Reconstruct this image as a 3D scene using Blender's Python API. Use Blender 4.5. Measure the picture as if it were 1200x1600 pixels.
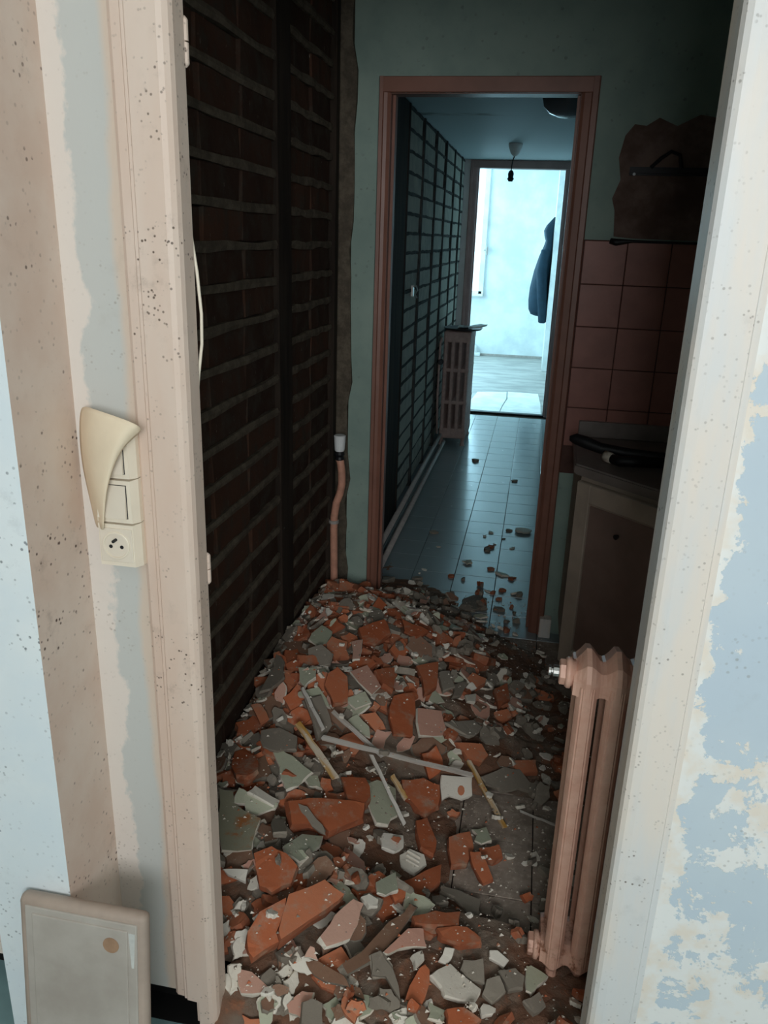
import bpy, bmesh, math, random
import numpy as np
from mathutils import Vector, Matrix

for o in list(bpy.data.objects):
    bpy.data.objects.remove(o)
SC = bpy.context.scene
COL = SC.collection

# ------------------------------------------------------------------ camera
CAM_H, FPX = 1.55, 1250.0
def cam_axes(pitch, roll, yaw):
    p, r, y = (math.radians(a) for a in (pitch, roll, yaw))
    f = np.array([-math.sin(y) * math.cos(p), math.cos(y) * math.cos(p), -math.sin(p)])
    r0 = np.array([math.cos(y), math.sin(y), 0.0]); u0 = np.cross(r0, f)
    return math.cos(r) * r0 + math.sin(r) * u0, -math.sin(r) * r0 + math.cos(r) * u0, f
RT, UP, FW = cam_axes(19.0, 1.9, 10.2)
EYE = np.array([0.0, 0.0, CAM_H])
cd = bpy.data.cameras.new('camera'); cam = bpy.data.objects.new('camera', cd); COL.objects.link(cam)
m = Matrix.Identity(4)
for i in range(3):
    m[i][0], m[i][1], m[i][2], m[i][3] = RT[i], UP[i], -FW[i], EYE[i]
cam.matrix_world = m
cd.sensor_fit = 'VERTICAL'; cd.sensor_height = 36.0; cd.lens = 36.0 * FPX / 1600.0
cd.clip_start = 0.02; cd.clip_end = 200
SC.camera = cam
SC.cycles.max_bounces = 7; SC.cycles.caustics_reflective = False; SC.cycles.caustics_refractive = False
def ray(px, py):
    return FW + RT * (px - 600) / FPX - UP * (py - 800) / FPX
def on_y(px, py, Y):
    d = ray(px, py); return Vector(EYE + d * (Y / d[1]))

# ------------------------------------------------------------------ world, exposure, daylight through the windows
w = bpy.data.worlds.new('sky'); SC.world = w; w.use_nodes = True
bg = w.node_tree.nodes['Background']; bg.inputs[0].default_value = (0.72, 0.92, 1.0, 1); bg.inputs[1].default_value = 2.2
vs = SC.view_settings
vs.view_transform = 'Standard'; vs.look = 'None'; vs.exposure = 0.0; vs.gamma = 1.0; vs.use_curve_mapping = False
def window_light(name, loc, rot, sx, sy, power, color):
    l = bpy.data.lights.new(name, 'AREA'); l.shape = 'RECTANGLE'; l.size = sx; l.size_y = sy
    l.energy = power; l.color = color
    o = bpy.data.objects.new(name, l); o.location = loc; o.rotation_euler = rot; COL.objects.link(o)
    return o
# window of the room the camera stands in, behind the camera
window_light('daylight_near_window', (0.50, -1.68, 1.84), (math.radians(90), 0, 0), 1.3, 0.92, 49, (0.97, 0.985, 1.0))
# windows of the bright room at the end of the hall
window_light('daylight_far_window', (-1.35, 11.62, 1.65), (math.radians(-90), 0, 0), 1.05, 1.55, 62, (0.40, 0.80, 1.0))
window_light('daylight_far_side_window', (-2.75, 9.6, 1.5), (math.radians(90), 0, math.radians(-90)), 2.2, 1.7, 105, (0.42, 0.82, 1.0))

# ------------------------------------------------------------------ node helpers
class NT:
    def __init__(s, name):
        s.m = bpy.data.materials.new(name); s.m.use_nodes = True
        s.t = s.m.node_tree; s.n = s.t.nodes; s.b = s.n['Principled BSDF']; s._v = {}
    def node(s, ty): return s.n.new(ty)
    def link(s, a, b): s.t.links.new(a, b)
    def vec(s, kind='world'):
        if kind in s._v: return s._v[kind]
        if kind == 'world': v = s.node('ShaderNodeNewGeometry').outputs['Position']
        elif kind == 'obj': v = s.node('ShaderNodeTexCoord').outputs['Object']
        else:                                      # object coordinates shifted per object
            tc = s.node('ShaderNodeTexCoord').outputs['Object']; oi = s.node('ShaderNodeObjectInfo')
            mu = s.node('ShaderNodeMath'); mu.operation = 'MULTIPLY'; mu.inputs[1].default_value = 37.0
            s.link(oi.outputs['Random'], mu.inputs[0])
            ad = s.node('ShaderNodeVectorMath'); ad.operation = 'ADD'
            s.link(tc, ad.inputs[0]); s.link(mu.outputs[0], ad.inputs[1]); v = ad.outputs[0]
        s._v[kind] = v; return v
    def rnd(s): return s.node('ShaderNodeObjectInfo').outputs['Random']
    def noise(s, scale, detail=4, rough=.55, v='world', stretch=None, dist=0.0):
        n = s.node('ShaderNodeTexNoise'); n.inputs['Scale'].default_value = scale; n.inputs['Detail'].default_value = detail
        n.inputs['Roughness'].default_value = rough; n.inputs['Distortion'].default_value = dist
        src = s.vec(v)
        if stretch:
            mp = s.node('ShaderNodeMapping'); mp.inputs['Scale'].default_value = stretch; s.link(src, mp.inputs[0]); src = mp.outputs[0]
        s.link(src, n.inputs['Vector']); return n.outputs['Fac']
    def axis(s, i, v='world'):
        sp = s.node('ShaderNodeSeparateXYZ'); s.link(s.vec(v), sp.inputs[0]); return sp.outputs[i]
    def ramp(s, fac, lo, hi):
        r = s.node('ShaderNodeMapRange'); r.clamp = True; r.interpolation_type = 'SMOOTHSTEP'
        r.inputs['From Min'].default_value = lo; r.inputs['From Max'].default_value = hi
        s.link(fac, r.inputs['Value']); return r.outputs[0]
    def math(s, op, a, b=0.0):
        n = s.node('ShaderNodeMath'); n.operation = op
        for i, x in enumerate((a, b)):
            if isinstance(x, (int, float)): n.inputs[i].default_value = x
            else: s.link(x, n.inputs[i])
        return n.outputs[0]
    def mix(s, fac, a, b):
        n = s.node('ShaderNodeMix'); n.data_type = 'RGBA'
        for sock, x in ((n.inputs['Factor'], fac), (n.inputs['A'], a), (n.inputs['B'], b)):
            if isinstance(x, (int, float)): sock.default_value = x
            elif isinstance(x, tuple): sock.default_value = (*x, 1)
            else: s.link(x, sock)
        return n.outputs['Result']
    def done(s, color, rough=.6, spec=.3, bump=None, bstr=.3, bdist=.004, metal=0):
        i = s.b.inputs
        if isinstance(color, tuple): i['Base Color'].default_value = (*color, 1)
        else: s.link(color, i['Base Color'])
        if isinstance(rough, (int, float)): i['Roughness'].default_value = rough
        else: s.link(rough, i['Roughness'])
        i['Specular IOR Level'].default_value = spec; i['Metallic'].default_value = metal
        if bump is not None:
            b = s.node('ShaderNodeBump'); b.inputs['Strength'].default_value = bstr; b.inputs['Distance'].default_value = bdist
            s.link(bump, b.inputs['Height']); s.link(b.outputs[0], i['Normal'])
        return s.m
def rgb(r, g, b):                                   # sRGB 0..255 -> linear
    f = lambda c: c / 12.92 if c <= .04045 else ((c + .055) / 1.055) ** 2.4
    return tuple(f(c / 255) for c in (r, g, b))
def plain(name, c, rough=.6, spec=.3, metal=0, var=.12, scale=30, v='rnd'):
    t = NT(name); n = t.noise(scale, 4, .6, v)
    d = tuple(x * (1 - var) for x in c); e = tuple(min(1, x * (1 + var)) for x in c)
    return t.done(t.mix(t.ramp(n, .3, .7), d, e), rough, spec, n, .12, .002, metal)
def specks(t, col, dark, amount, scale=70, v='world', where=None):
    """mould specks: small dark dots, in drifts"""
    vo = t.node('ShaderNodeTexVoronoi'); vo.inputs['Scale'].default_value = scale; t.link(t.vec(v), vo.inputs['Vector'])
    dot = t.math('SUBTRACT', 1.0, t.ramp(vo.outputs['Distance'], .14, .30))
    drift = t.ramp(t.noise(5, 5, .7, v), .44, .66)
    rare = t.ramp(t.noise(40, 2, .5, v), .50, .58)
    f = t.math('MULTIPLY', t.math('MULTIPLY', dot, rare), t.math('ADD', t.math('MULTIPLY', drift, amount), amount * .22))
    smud = t.math('MULTIPLY', t.math('MULTIPLY', drift, t.ramp(t.noise(24, 5, .7, v), .5, .75)), amount * .35)
    f = t.math('MINIMUM', t.math('ADD', f, smud), 1.0)
    if where is not None: f = t.math('MULTIPLY', f, where)
    return t.mix(f, col, dark)

MT = {}
# door casing paint: warm off-white with mould specks
t = NT('casing_paint'); a = t.mix(t.ramp(t.noise(4, 4, .6, stretch=(2, 2, .5)), .3, .7), rgb(216, 190, 172), rgb(222, 203, 188))
MT['casing'] = t.done(specks(t, a, rgb(96, 78, 66), .8, 120), .45, .4, t.noise(60, 4), .08, .002)
t = NT('casing_paint_cool'); a = t.mix(t.ramp(t.noise(6, 4, .6, stretch=(2, 2, .4)), .35, .65), rgb(226, 215, 203), rgb(214, 214, 212))
MT['casing_cool'] = t.done(specks(t, a, rgb(100, 88, 76), .9, 120), .45, .4, t.noise(60, 4), .08, .002)
# speckled pinkish side of the pillar
t = NT('speckled_wall'); a = t.mix(t.ramp(t.noise(7, 5, .6), .3, .7), rgb(212, 188, 172), rgb(220, 202, 188))
MT['speckled'] = t.done(specks(t, a, rgb(92, 74, 66), .95, 85), .7, .2, t.noise(50, 5), .15, .002)
t = NT('cool_white_wall'); a = t.mix(t.ramp(t.noise(5, 4, .6), .3, .7), rgb(222, 232, 236), rgb(232, 238, 238))
MT['coolwhite'] = t.done(specks(t, a, rgb(90, 96, 100), .7, 95), .7, .2, t.noise(60, 4), .1, .002)
# skim-coated strip beside the casing: white filler over blue-grey, warm rim
t = NT('skim_coat'); x = t.axis(0); n = t.noise(9, 6, .62, stretch=(1.2, 1, .8)); n2 = t.noise(3.2, 4, .6)
e = t.math('ADD', x, t.math('MULTIPLY', t.math('SUBTRACT', n, .5), .13))
e2 = t.math('ADD', x, t.math('MULTIPLY', t.math('SUBTRACT', n2, .5), .05))
a = t.mix(t.ramp(e, -.680, -.668), rgb(224, 214, 204), rgb(196, 197, 192))
a = t.mix(t.ramp(e2, -.628, -.612), a, rgb(212, 195, 178))
a = t.mix(t.math('MULTIPLY', t.ramp(t.noise(14, 4, .6, stretch=(1.6, 1, .35)), .68, .74), .5), a, rgb(206, 172, 136))
MT['skim'] = t.done(specks(t, a, rgb(140, 126, 112), .35, 110), .75, .2, n, .25, .003)
# peeling wall on the right: blue under-paint, white patches
t = NT('peeling_paint'); z = t.axis(2); x = t.axis(0)
n = t.noise(10, 7, .66, dist=.35); n2 = t.noise(34, 5, .7); n3 = t.noise(3.1, 2, .5)
fld = t.math('ADD', t.math('ADD', n, t.math('MULTIPLY', t.math('SUBTRACT', n2, .5), .26)), t.math('MULTIPLY', t.math('SUBTRACT', .85, z), .10))
fld = t.math('ADD', fld, t.math('MULTIPLY', t.math('SUBTRACT', n3, .5), .22))
fld = t.math('ADD', fld, t.math('MULTIPLY', t.math('SUBTRACT', 1.0, t.ramp(x, .275, .325)), .26))
f = t.ramp(fld, .525, .550)
wh = t.mix(t.ramp(t.noise(11, 4, .6), .42, .62), rgb(232, 232, 228), rgb(230, 220, 206))
a = t.mix(f, t.mix(t.ramp(t.noise(3, 3), .3, .7), rgb(190, 204, 214), rgb(198, 210, 216)), wh)
MT['peeling'] = t.done(specks(t, a, rgb(120, 112, 98), .3, 90), .7, .25, f, .35, .0015)
MT['blackhole'] = plain('painted_gap_shade', (.006, .006, .006), .6, .3)  # shade inside the skirting gap, put into the colour as black
MT['teal_floor'] = plain('teal_lino', rgb(120, 150, 152), .5, .3, scale=9)
MT['nearwall'] = plain('bare_wall', rgb(222, 218, 210), .8, .2, scale=5)
MT['ceiling'] = plain('ceiling_paint', rgb(214, 218, 216), .8, .2, scale=4)
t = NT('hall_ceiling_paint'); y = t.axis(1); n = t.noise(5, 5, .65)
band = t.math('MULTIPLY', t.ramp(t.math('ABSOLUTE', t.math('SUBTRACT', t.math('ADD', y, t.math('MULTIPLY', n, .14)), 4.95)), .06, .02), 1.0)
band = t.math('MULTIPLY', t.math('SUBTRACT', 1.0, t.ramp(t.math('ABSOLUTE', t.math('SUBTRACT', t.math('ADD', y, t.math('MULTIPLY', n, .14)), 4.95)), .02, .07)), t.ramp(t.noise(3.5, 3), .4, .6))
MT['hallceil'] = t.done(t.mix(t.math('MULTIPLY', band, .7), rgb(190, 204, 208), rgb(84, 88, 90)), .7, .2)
# kitchen walls
t = NT('sage_wall_paint'); n = t.noise(6, 5, .6)
MT['sage'] = t.done(specks(t, t.mix(t.ramp(n, .3, .7), rgb(134, 154, 144), rgb(150, 168, 156)), rgb(80, 76, 70), .3, 40), .6, .25, n, .12, .003)
t = NT('bare_plaster'); n = t.noise(9, 6, .65)
MT['bareplaster'] = t.done(t.mix(t.ramp(n, .35, .68), rgb(96, 76, 68), rgb(128, 106, 96)), .85, .15, n, .5, .006)
MT['pinktile'] = plain('pink_wall_tile', rgb(160, 108, 96), .42, .35, scale=8)
MT['grout'] = plain('grout', rgb(90, 66, 60), .9, .1)
MT['brownpaint'] = plain('brown_pink_gloss', rgb(134, 90, 74), .42, .4, scale=6)
MT['hallframe'] = plain('hall_frame_paint', rgb(150, 122, 118), .45, .4, scale=6)
# brick walls
t = NT('old_brick'); r = t.rnd(); n = t.noise(14, 6, .65, 'rnd')
a = t.mix(t.ramp(r, .1, .95), rgb(58, 42, 34), rgb(78, 54, 42)); a = t.mix(t.ramp(n, .42, .7), a, rgb(66, 58, 50))
wf = t.math('MULTIPLY', t.ramp(t.noise(45, 3, .6, 'rnd', stretch=(1, 3, .8)), .68, .76), .6)
MT['brick'] = t.done(t.mix(wf, a, rgb(150, 142, 130)), .9, .1, n, .8, .006)
t = NT('old_mortar'); n = t.noise(22, 6, .7)
MT['mortar'] = t.done(t.mix(t.ramp(n, .35, .7), rgb(82, 74, 64), rgb(110, 100, 86)), .95, .08, n, .8, .006)
t = NT('hall_brick'); r = t.rnd(); n = t.noise(12, 5, .65, 'rnd')
MT['hallbrick'] = t.done(t.mix(t.ramp(n, .35, .7), t.mix(r, rgb(140, 142, 134), rgb(166, 166, 154)), rgb(176, 174, 162)), .85, .15, n, .6, .005)
t = NT('hall_joint'); n = t.noise(18, 5, .65)
MT['halljoint'] = t.done(t.mix(t.ramp(n, .3, .7), rgb(52, 54, 54), rgb(78, 80, 78)), .9, .1, n, .5, .004)
MT['wallcore'] = plain('wall_core', rgb(46, 40, 36), .95, .05)
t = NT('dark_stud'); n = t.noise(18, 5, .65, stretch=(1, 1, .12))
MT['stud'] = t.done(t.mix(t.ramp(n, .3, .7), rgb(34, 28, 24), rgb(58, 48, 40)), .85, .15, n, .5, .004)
# floors
t = NT('hall_tile'); r = t.rnd(); n = t.noise(8, 4, .6)
MT['halltile'] = t.done(t.mix(r, t.mix(n, rgb(128, 140, 142), rgb(150, 158, 158)), rgb(140, 150, 152)), t.math('ADD', .16, t.math('MULTIPLY', t.noise(10, 4), .16)), .55, t.noise(3, 2), .05, .004)
t = NT('dusty_tile'); n = t.noise(9, 6, .68); n2 = t.noise(55, 4, .7)
MT['dustytile'] = t.done(t.mix(t.ramp(n2, .5, .7), t.mix(t.ramp(n, .35, .65), rgb(134, 120, 108), rgb(168, 152, 138)), rgb(184, 168, 152)), .8, .2, n2, .2, .002)
MT['screed'] = plain('tile_bed', rgb(60, 54, 50), .95, .05, scale=20)
t = NT('far_floor'); n = t.noise(2.5, 5, .6, stretch=(1, 3, 1)); y = t.axis(1)
MT['farfloor'] = t.done(t.mix(t.ramp(n, .35, .65), rgb(150, 146, 142), rgb(180, 176, 170)), .55, .3)
MT['farwall'] = plain('far_room_white', rgb(226, 230, 230), .8, .2, scale=3)
MT['white'] = plain('white_gloss', rgb(232, 234, 232), .4, .4, scale=5)
MT['sheet'] = plain('white_sheet', rgb(236, 236, 232), .6, .3, scale=6)
MT['navy'] = plain('navy_cloth', rgb(30, 50, 64), .8, .2, scale=14)
MT['cream_plastic'] = plain('cream_plastic', rgb(232, 220, 200), .35, .45, var=.03, scale=10)
MT['cream_plastic2'] = plain('cream_plastic_worn', rgb(226, 214, 196), .4, .4, var=.04, scale=10)
MT['black'] = plain('black_rubber', (.01, .01, .012), .5, .4)
MT['dark'] = plain('dark_metal', rgb(34, 32, 36), .5, .4)
MT['chrome'] = plain('steel', (.62, .6, .57), .3, .5, metal=1, var=.05)
t = NT('pink_radiator_paint'); n = t.noise(26, 5, .6, 'obj'); zz = t.axis(2)
a = t.mix(t.ramp(n, .3, .7), rgb(214, 164, 142), rgb(224, 180, 158))
rust = t.math('MULTIPLY', t.ramp(t.noise(30, 5, .7, 'obj'), .5, .68), t.math('ADD', t.math('SUBTRACT', 1, t.ramp(zz, .06, .12)), .12))
MT['radpink'] = t.done(t.mix(rust, a, rgb(132, 78, 48)), .42, .4, n, .15, .002)
MT['radhall'] = plain('hall_radiator_paint', rgb(176, 150, 142), .45, .4)
MT['pipepink'] = plain('pink_pipe_paint', rgb(206, 150, 126), .45, .4)
MT['pipegrey'] = plain('grey_pipe_paint', rgb(168, 160, 154), .4, .4)
MT['counter'] = plain('worktop_laminate', rgb(132, 122, 116), .4, .4, scale=12)
MT['cabinet'] = plain('cabinet_beige', rgb(176, 160, 144), .5, .35, scale=8)
MT['cabinet_panel'] = plain('cabinet_panel_brown', rgb(140, 116, 106), .5, .3, scale=8)
t = NT('panel_grey'); n = t.noise(5, 5, .62, 'obj')
MT['panelgrey'] = t.done(t.mix(t.ramp(n, .3, .7), rgb(164, 154, 144), rgb(186, 178, 168)), .55, .3, n, .1, .002)
MT['panelrim'] = plain('panel_rim', rgb(172, 154, 140), .55, .3, scale=9)
MT['panelpale'] = plain('pale_wear', rgb(196, 196, 190), .6, .3)
MT['gluespot'] = plain('glue_spot', rgb(160, 128, 102), .7, .2)
MT['wallpaper'] = plain('cream_wallpaper', rgb(236, 218, 190), .7, .2, var=.04, scale=12)
MT['opal'] = plain('smoked_opal', rgb(120, 124, 130), .25, .5, var=.04)
# rubble
def shard_mat(name, lo, hi, dust, dlo, dhi, rough=.85, scale=22):
    t = NT(name); r = t.rnd(); n = t.noise(scale, 6, .68, 'rnd')
    a = t.mix(r, lo, hi); a = t.mix(t.ramp(n, dlo, dhi), a, dust)
    return t.done(a, rough, .2, t.noise(60, 5, .7, 'rnd'), .4, .003)
MT['r_brick'] = shard_mat('broken_brick', rgb(182, 98, 62), rgb(200, 126, 92), rgb(178, 144, 122), .48, .76)
MT['r_brickside'] = shard_mat('broken_brick_edge', rgb(152, 84, 56), rgb(168, 102, 74), rgb(160, 128, 106), .46, .7)
MT['r_mortar'] = shard_mat('broken_mortar', rgb(124, 114, 102), rgb(150, 140, 126), rgb(168, 152, 136), .55, .75)
MT['r_brown'] = shard_mat('brown_mortar', rgb(134, 102, 82), rgb(150, 116, 96), rgb(156, 134, 116), .55, .75)
MT['r_sage'] = shard_mat('sage_paint', rgb(176, 178, 154), rgb(194, 194, 170), rgb(180, 170, 150), .56, .8, .6, 14)
MT['r_moss'] = shard_mat('stained_green_paint', rgb(150, 146, 124), rgb(164, 158, 136), rgb(170, 110, 66), .58, .7, .6, 9)
MT['r_white'] = shard_mat('white_plaster', rgb(222, 212, 196), rgb(234, 226, 212), rgb(198, 180, 160), .58, .78)
MT['r_pink'] = shard_mat('pink_tile_glaze', rgb(204, 152, 132), rgb(216, 172, 152), rgb(200, 170, 150), .6, .8, .5)
MT['r_edge'] = shard_mat('pale_broken_edge', rgb(216, 204, 186), rgb(228, 218, 202), rgb(186, 168, 150), .55, .75)
t = NT('old_lath'); n = t.noise(10, 5, .65, 'rnd', stretch=(.35, 3, 3))
MT['lath'] = t.done(t.mix(t.ramp(n, .45, .65), rgb(206, 192, 172), rgb(186, 140, 70)), .75, .2, n, .3, .002)
t = NT('grey_lath'); n = t.noise(10, 5, .65, 'rnd', stretch=(.35, 3, 3))
MT['lathgrey'] = t.done(t.mix(t.ramp(n, .4, .7), rgb(208, 200, 190), rgb(160, 146, 132)), .75, .2, n, .3, .002)
t = NT('rubble_dust'); n = t.noise(26, 7, .7); n2 = t.noise(7, 4)
a = t.mix(t.ramp(n2, .42, .6), rgb(122, 90, 72), rgb(128, 112, 98)); a = t.mix(t.math('MULTIPLY', t.ramp(n, .54, .68), .7), a, rgb(156, 104, 78))
MT['dust'] = t.done(a, .95, .1, n, .9, .01)

# ------------------------------------------------------------------ mesh helpers
def obj(name, bm, mats, parent=None, smooth=False, loc=None):
    me = bpy.data.meshes.new(name); bmesh.ops.recalc_face_normals(bm, faces=bm.faces[:]); bm.to_mesh(me); bm.free()
    if not isinstance(mats, (list, tuple)): mats = [mats]
    for k in mats: me.materials.append(MT[k])
    if smooth:
        for p in me.polygons: p.use_smooth = True
    o = bpy.data.objects.new(name, me); COL.objects.link(o)
    if parent: o.parent = parent
    if loc: o.location = loc
    return o
def tag(o, label, cat, group=None):
    o['label'] = label; o['category'] = cat; o['kind'] = 'thing'
    if group: o['group'] = group
    return o
def thing(name, label, cat, loc=(0, 0, 0), rz=0, group=None):
    o = bpy.data.objects.new(name, None); COL.objects.link(o); o.location = loc; o.rotation_euler = (0, 0, rz)
    return tag(o, label, cat, group)
def struct(o):
    o['kind'] = 'structure'; return o
def sempty(name):
    o = bpy.data.objects.new(name, None); COL.objects.link(o); return struct(o)
def box(bm, x0, x1, y0, y1, z0, z1, bev=0, mi=0):
    r = bmesh.ops.create_cube(bm, size=1)['verts']
    for v in r:
        v.co = Vector((x0 + (v.co.x + .5) * (x1 - x0), y0 + (v.co.y + .5) * (y1 - y0), z0 + (v.co.z + .5) * (z1 - z0)))
    fs = {f for v in r for f in v.link_faces}
    for f in fs: f.material_index = mi
    if bev:
        es = list({e for v in r for e in v.link_edges})
        bmesh.ops.bevel(bm, geom=es, offset=bev, segments=2, affect='EDGES', profile=.5)
def B(*a, **k):
    bm = bmesh.new(); box(bm, *a, **k); return bm
def prism_z(bm, pts, z0, z1, mi=0):
    lo = [bm.verts.new((x, y, z0)) for x, y in pts]; hi = [bm.verts.new((x, y, z1)) for x, y in pts]
    n = len(pts); fs = [bm.faces.new(lo[::-1]), bm.faces.new(hi)]
    for i in range(n): fs.append(bm.faces.new((lo[i], lo[(i + 1) % n], hi[(i + 1) % n], hi[i])))
    for f in fs: f.material_index = mi
def prism_x(bm, pts, x0, x1, mi=0):                 # pts are (y, z)
    lo = [bm.verts.new((x0, y, z)) for y, z in pts]; hi = [bm.verts.new((x1, y, z)) for y, z in pts]
    n = len(pts); fs = [bm.faces.new(lo[::-1]), bm.faces.new(hi)]
    for i in range(n): fs.append(bm.faces.new((lo[i], lo[(i + 1) % n], hi[(i + 1) % n], hi[i])))
    for f in fs: f.material_index = mi
def tube(bm, path, r, seg=10, cap=True):
    path = [Vector(p) for p in path]; n = len(path); rs = r if isinstance(r, (list, tuple)) else [r] * n
    rings = []; up = None
    for i, p in enumerate(path):
        d = (path[min(i + 1, n - 1)] - path[max(i - 1, 0)]).normalized()
        if up is None: up = d.orthogonal().normalized()
        up = (up - d * up.dot(d)).normalized(); s = d.cross(up)
        rings.append([bm.verts.new(p + (up * math.cos(a) + s * math.sin(a)) * rs[i]) for a in (2 * math.pi * k / seg for k in range(seg))])
    for a, b in zip(rings, rings[1:]):
        for k in range(seg): bm.faces.new((a[k], a[(k + 1) % seg], b[(k + 1) % seg], b[k]))
    if cap: bm.faces.new(rings[0][::-1]); bm.faces.new(rings[-1])
def lathe(bm, prof, axis='z', c=(0, 0, 0), seg=16, cap=True):  # prof: (radius, height)
    c = Vector(c); rings = []
    for r, h in prof:
        ring = []
        for k in range(seg):
            a = 2 * math.pi * k / seg; u, v = r * math.cos(a), r * math.sin(a)
            ring.append(bm.verts.new(c + Vector({'z': (u, v, h), 'x': (h, u, v), 'y': (u, h, v)}[axis])))
        rings.append(ring)
    for a, b in zip(rings, rings[1:]):
        for k in range(seg): bm.faces.new((a[k], a[(k + 1) % seg], b[(k + 1) % seg], b[k]))
    if cap: bm.faces.new(rings[0][::-1]); bm.faces.new(rings[-1])
def copy_to(src, parent=None, loc=None, rot=None, scale=None):
    c = src.copy(); COL.objects.link(c); c.parent = parent
    if loc is not None: c.location = loc
    if rot is not None: c.rotation_euler = rot
    if scale is not None: c.scale = scale
    return c
R = random.Random(7)

# ================================================================== NEAR ROOM
NW0, NW1 = 1.14, 1.205                              # door wall of the near room
struct(obj('floor_near_room', B(-2.2, 2.2, -1.75, 1.20, -.05, -.001), 'teal_floor'))
struct(obj('ceiling_near_room', B(-2.2, 2.2, -1.75, 1.205, 2.6, 2.65), 'ceiling'))
struct(obj('wall_near_left', B(-2.25, -2.2, -1.75, 1.205, 0, 2.6), 'nearwall'))
struct(obj('wall_near_right', B(2.2, 2.25, -1.75, 1.205, 0, 2.6), 'nearwall'))
bm = bmesh.new()
box(bm, -2.2, -.18, -1.76, -1.70, 0, 2.6); box(bm, 1.18, 2.2, -1.76, -1.70, 0, 2.6)
box(bm, -.18, 1.18, -1.76, -1.70, 0, 1.35); box(bm, -.18, 1.18, -1.76, -1.70, 2.33, 2.6)
struct(obj('wall_back', bm, 'nearwall'))
wf = sempty('window_1')
for a in ((-.18, 1.18, -1.75, -1.71, 1.35, 1.38), (-.18, 1.18, -1.75, -1.71, 2.30, 2.33), (-.18, -.15, -1.75, -1.71, 1.38, 2.30), (1.15, 1.18, -1.75, -1.71, 1.38, 2.30)):
    obj('window_frame', B(*a), 'white', wf)
# the wall with the near doorway
wd = struct(obj('wall_doorway_left', B(-2.2, -.561, NW0, NW1, .078, 2.6), 'skim'))
obj('gap_shade_strip', B(-.72, -.547, 1.128, 1.19, -.001, .0015), 'blackhole', wd)  # added strip; it and the recess back are painted black for the gap's shade
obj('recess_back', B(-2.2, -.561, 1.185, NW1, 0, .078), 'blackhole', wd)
wr = struct(obj('wall_doorway_right', B(.215, 2.2, NW0, NW1, 0, 2.6), 'peeling'))
struct(obj('wall_doorway_head', B(-.527, .215, NW0, NW1, 2.06, 2.6), 'skim'))
# pillar at the left: lit cool white end, speckled side towards the doorway
bm = bmesh.new(); x0, x1, y0, y1 = -.862, -.709, .984, NW0
v = [bm.verts.new((x, y, z)) for z in (0, 2.6) for x, y in ((x0, y0), (x1, y0), (x1, y1), (x0, y1))]
for k, (a, b, c, d) in enumerate(((0, 1, 5, 4), (1, 2, 6, 5), (3, 0, 4, 7), (2, 3, 7, 6))):
    f = bm.faces.new((v[a], v[b], v[c], v[d])); f.material_index = 1 if k == 1 else 0
struct(obj('wall_pillar', bm, ['coolwhite', 'speckled']))
# door frame (structure) with casings, jambs and hinges
df = sempty('door_1')
PL = [(-.600, 1.139), (-.600, 1.130), (-.594, 1.126), (-.580, 1.125), (-.577, 1.121), (-.5725, 1.121), (-.570, 1.118), (-.525, 1.116), (-.517, 1.118), (-.511, 1.124), (-.508, 1.132), (-.508, 1.166), (-.5275, 1.166), (-.5275, 1.139)]
bm = bmesh.new(); prism_z(bm, PL, .082, 2.12); obj('casing', bm, 'casing', df)
bm = bmesh.new(); prism_z(bm, [(-.546, 1.139), (-.546, 1.117)] + PL[7:], 0, .082); obj('casing_stump', bm, 'casing', df)
obj('jamb', B(-.561, -.5272, 1.1395, NW1, 0, 2.06), 'casing', df)
PR = [(.285, 1.139), (.285, 1.130), (.275, 1.127), (.272, 1.120), (.225, 1.117), (.212, 1.118), (.205, 1.122), (.201, 1.130), (.200, 1.188), (.2155, 1.188), (.2155, 1.139)]
bm = bmesh.new(); prism_z(bm, PR, 0, 2.12); obj('casing', bm, 'casing_cool', df)
obj('casing', B(-.60, .285, 1.118, 1.139, 2.05, 2.13), 'casing', df)
for z0, z1 in ((1.765, 1.822), (.985, 1.036)):
    bm = bmesh.new(); zm = (z0 + z1) / 2
    lathe(bm, [(.002, z0 - .003), (.0048, z0), (.0058, z0 + .002), (.0058, zm - .001)], c=(-.5105, 1.172, 0), seg=12)
    lathe(bm, [(.0058, zm + .001), (.0058, z1 - .002), (.0048, z1), (.002, z1 + .003)], c=(-.5105, 1.172, 0), seg=12)
    box(bm, -.527, -.508, 1.167, 1.172, z0, z1)
    obj('hinge', bm, 'casing', df)
bm = bmesh.new()
tube(bm, [(-.519, 1.172, 1.60), (-.513, 1.172, 1.54), (-.507, 1.173, 1.49), (-.5032, 1.174, 1.43), (-.5045, 1.174, 1.385), (-.511, 1.173, 1.34), (-.518, 1.172, 1.28)], .0026, 8)
tag(obj('cable', bm, 'cream_plastic', None, True), 'thin cream cable bulging out behind the left door jamb', 'cable')

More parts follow.
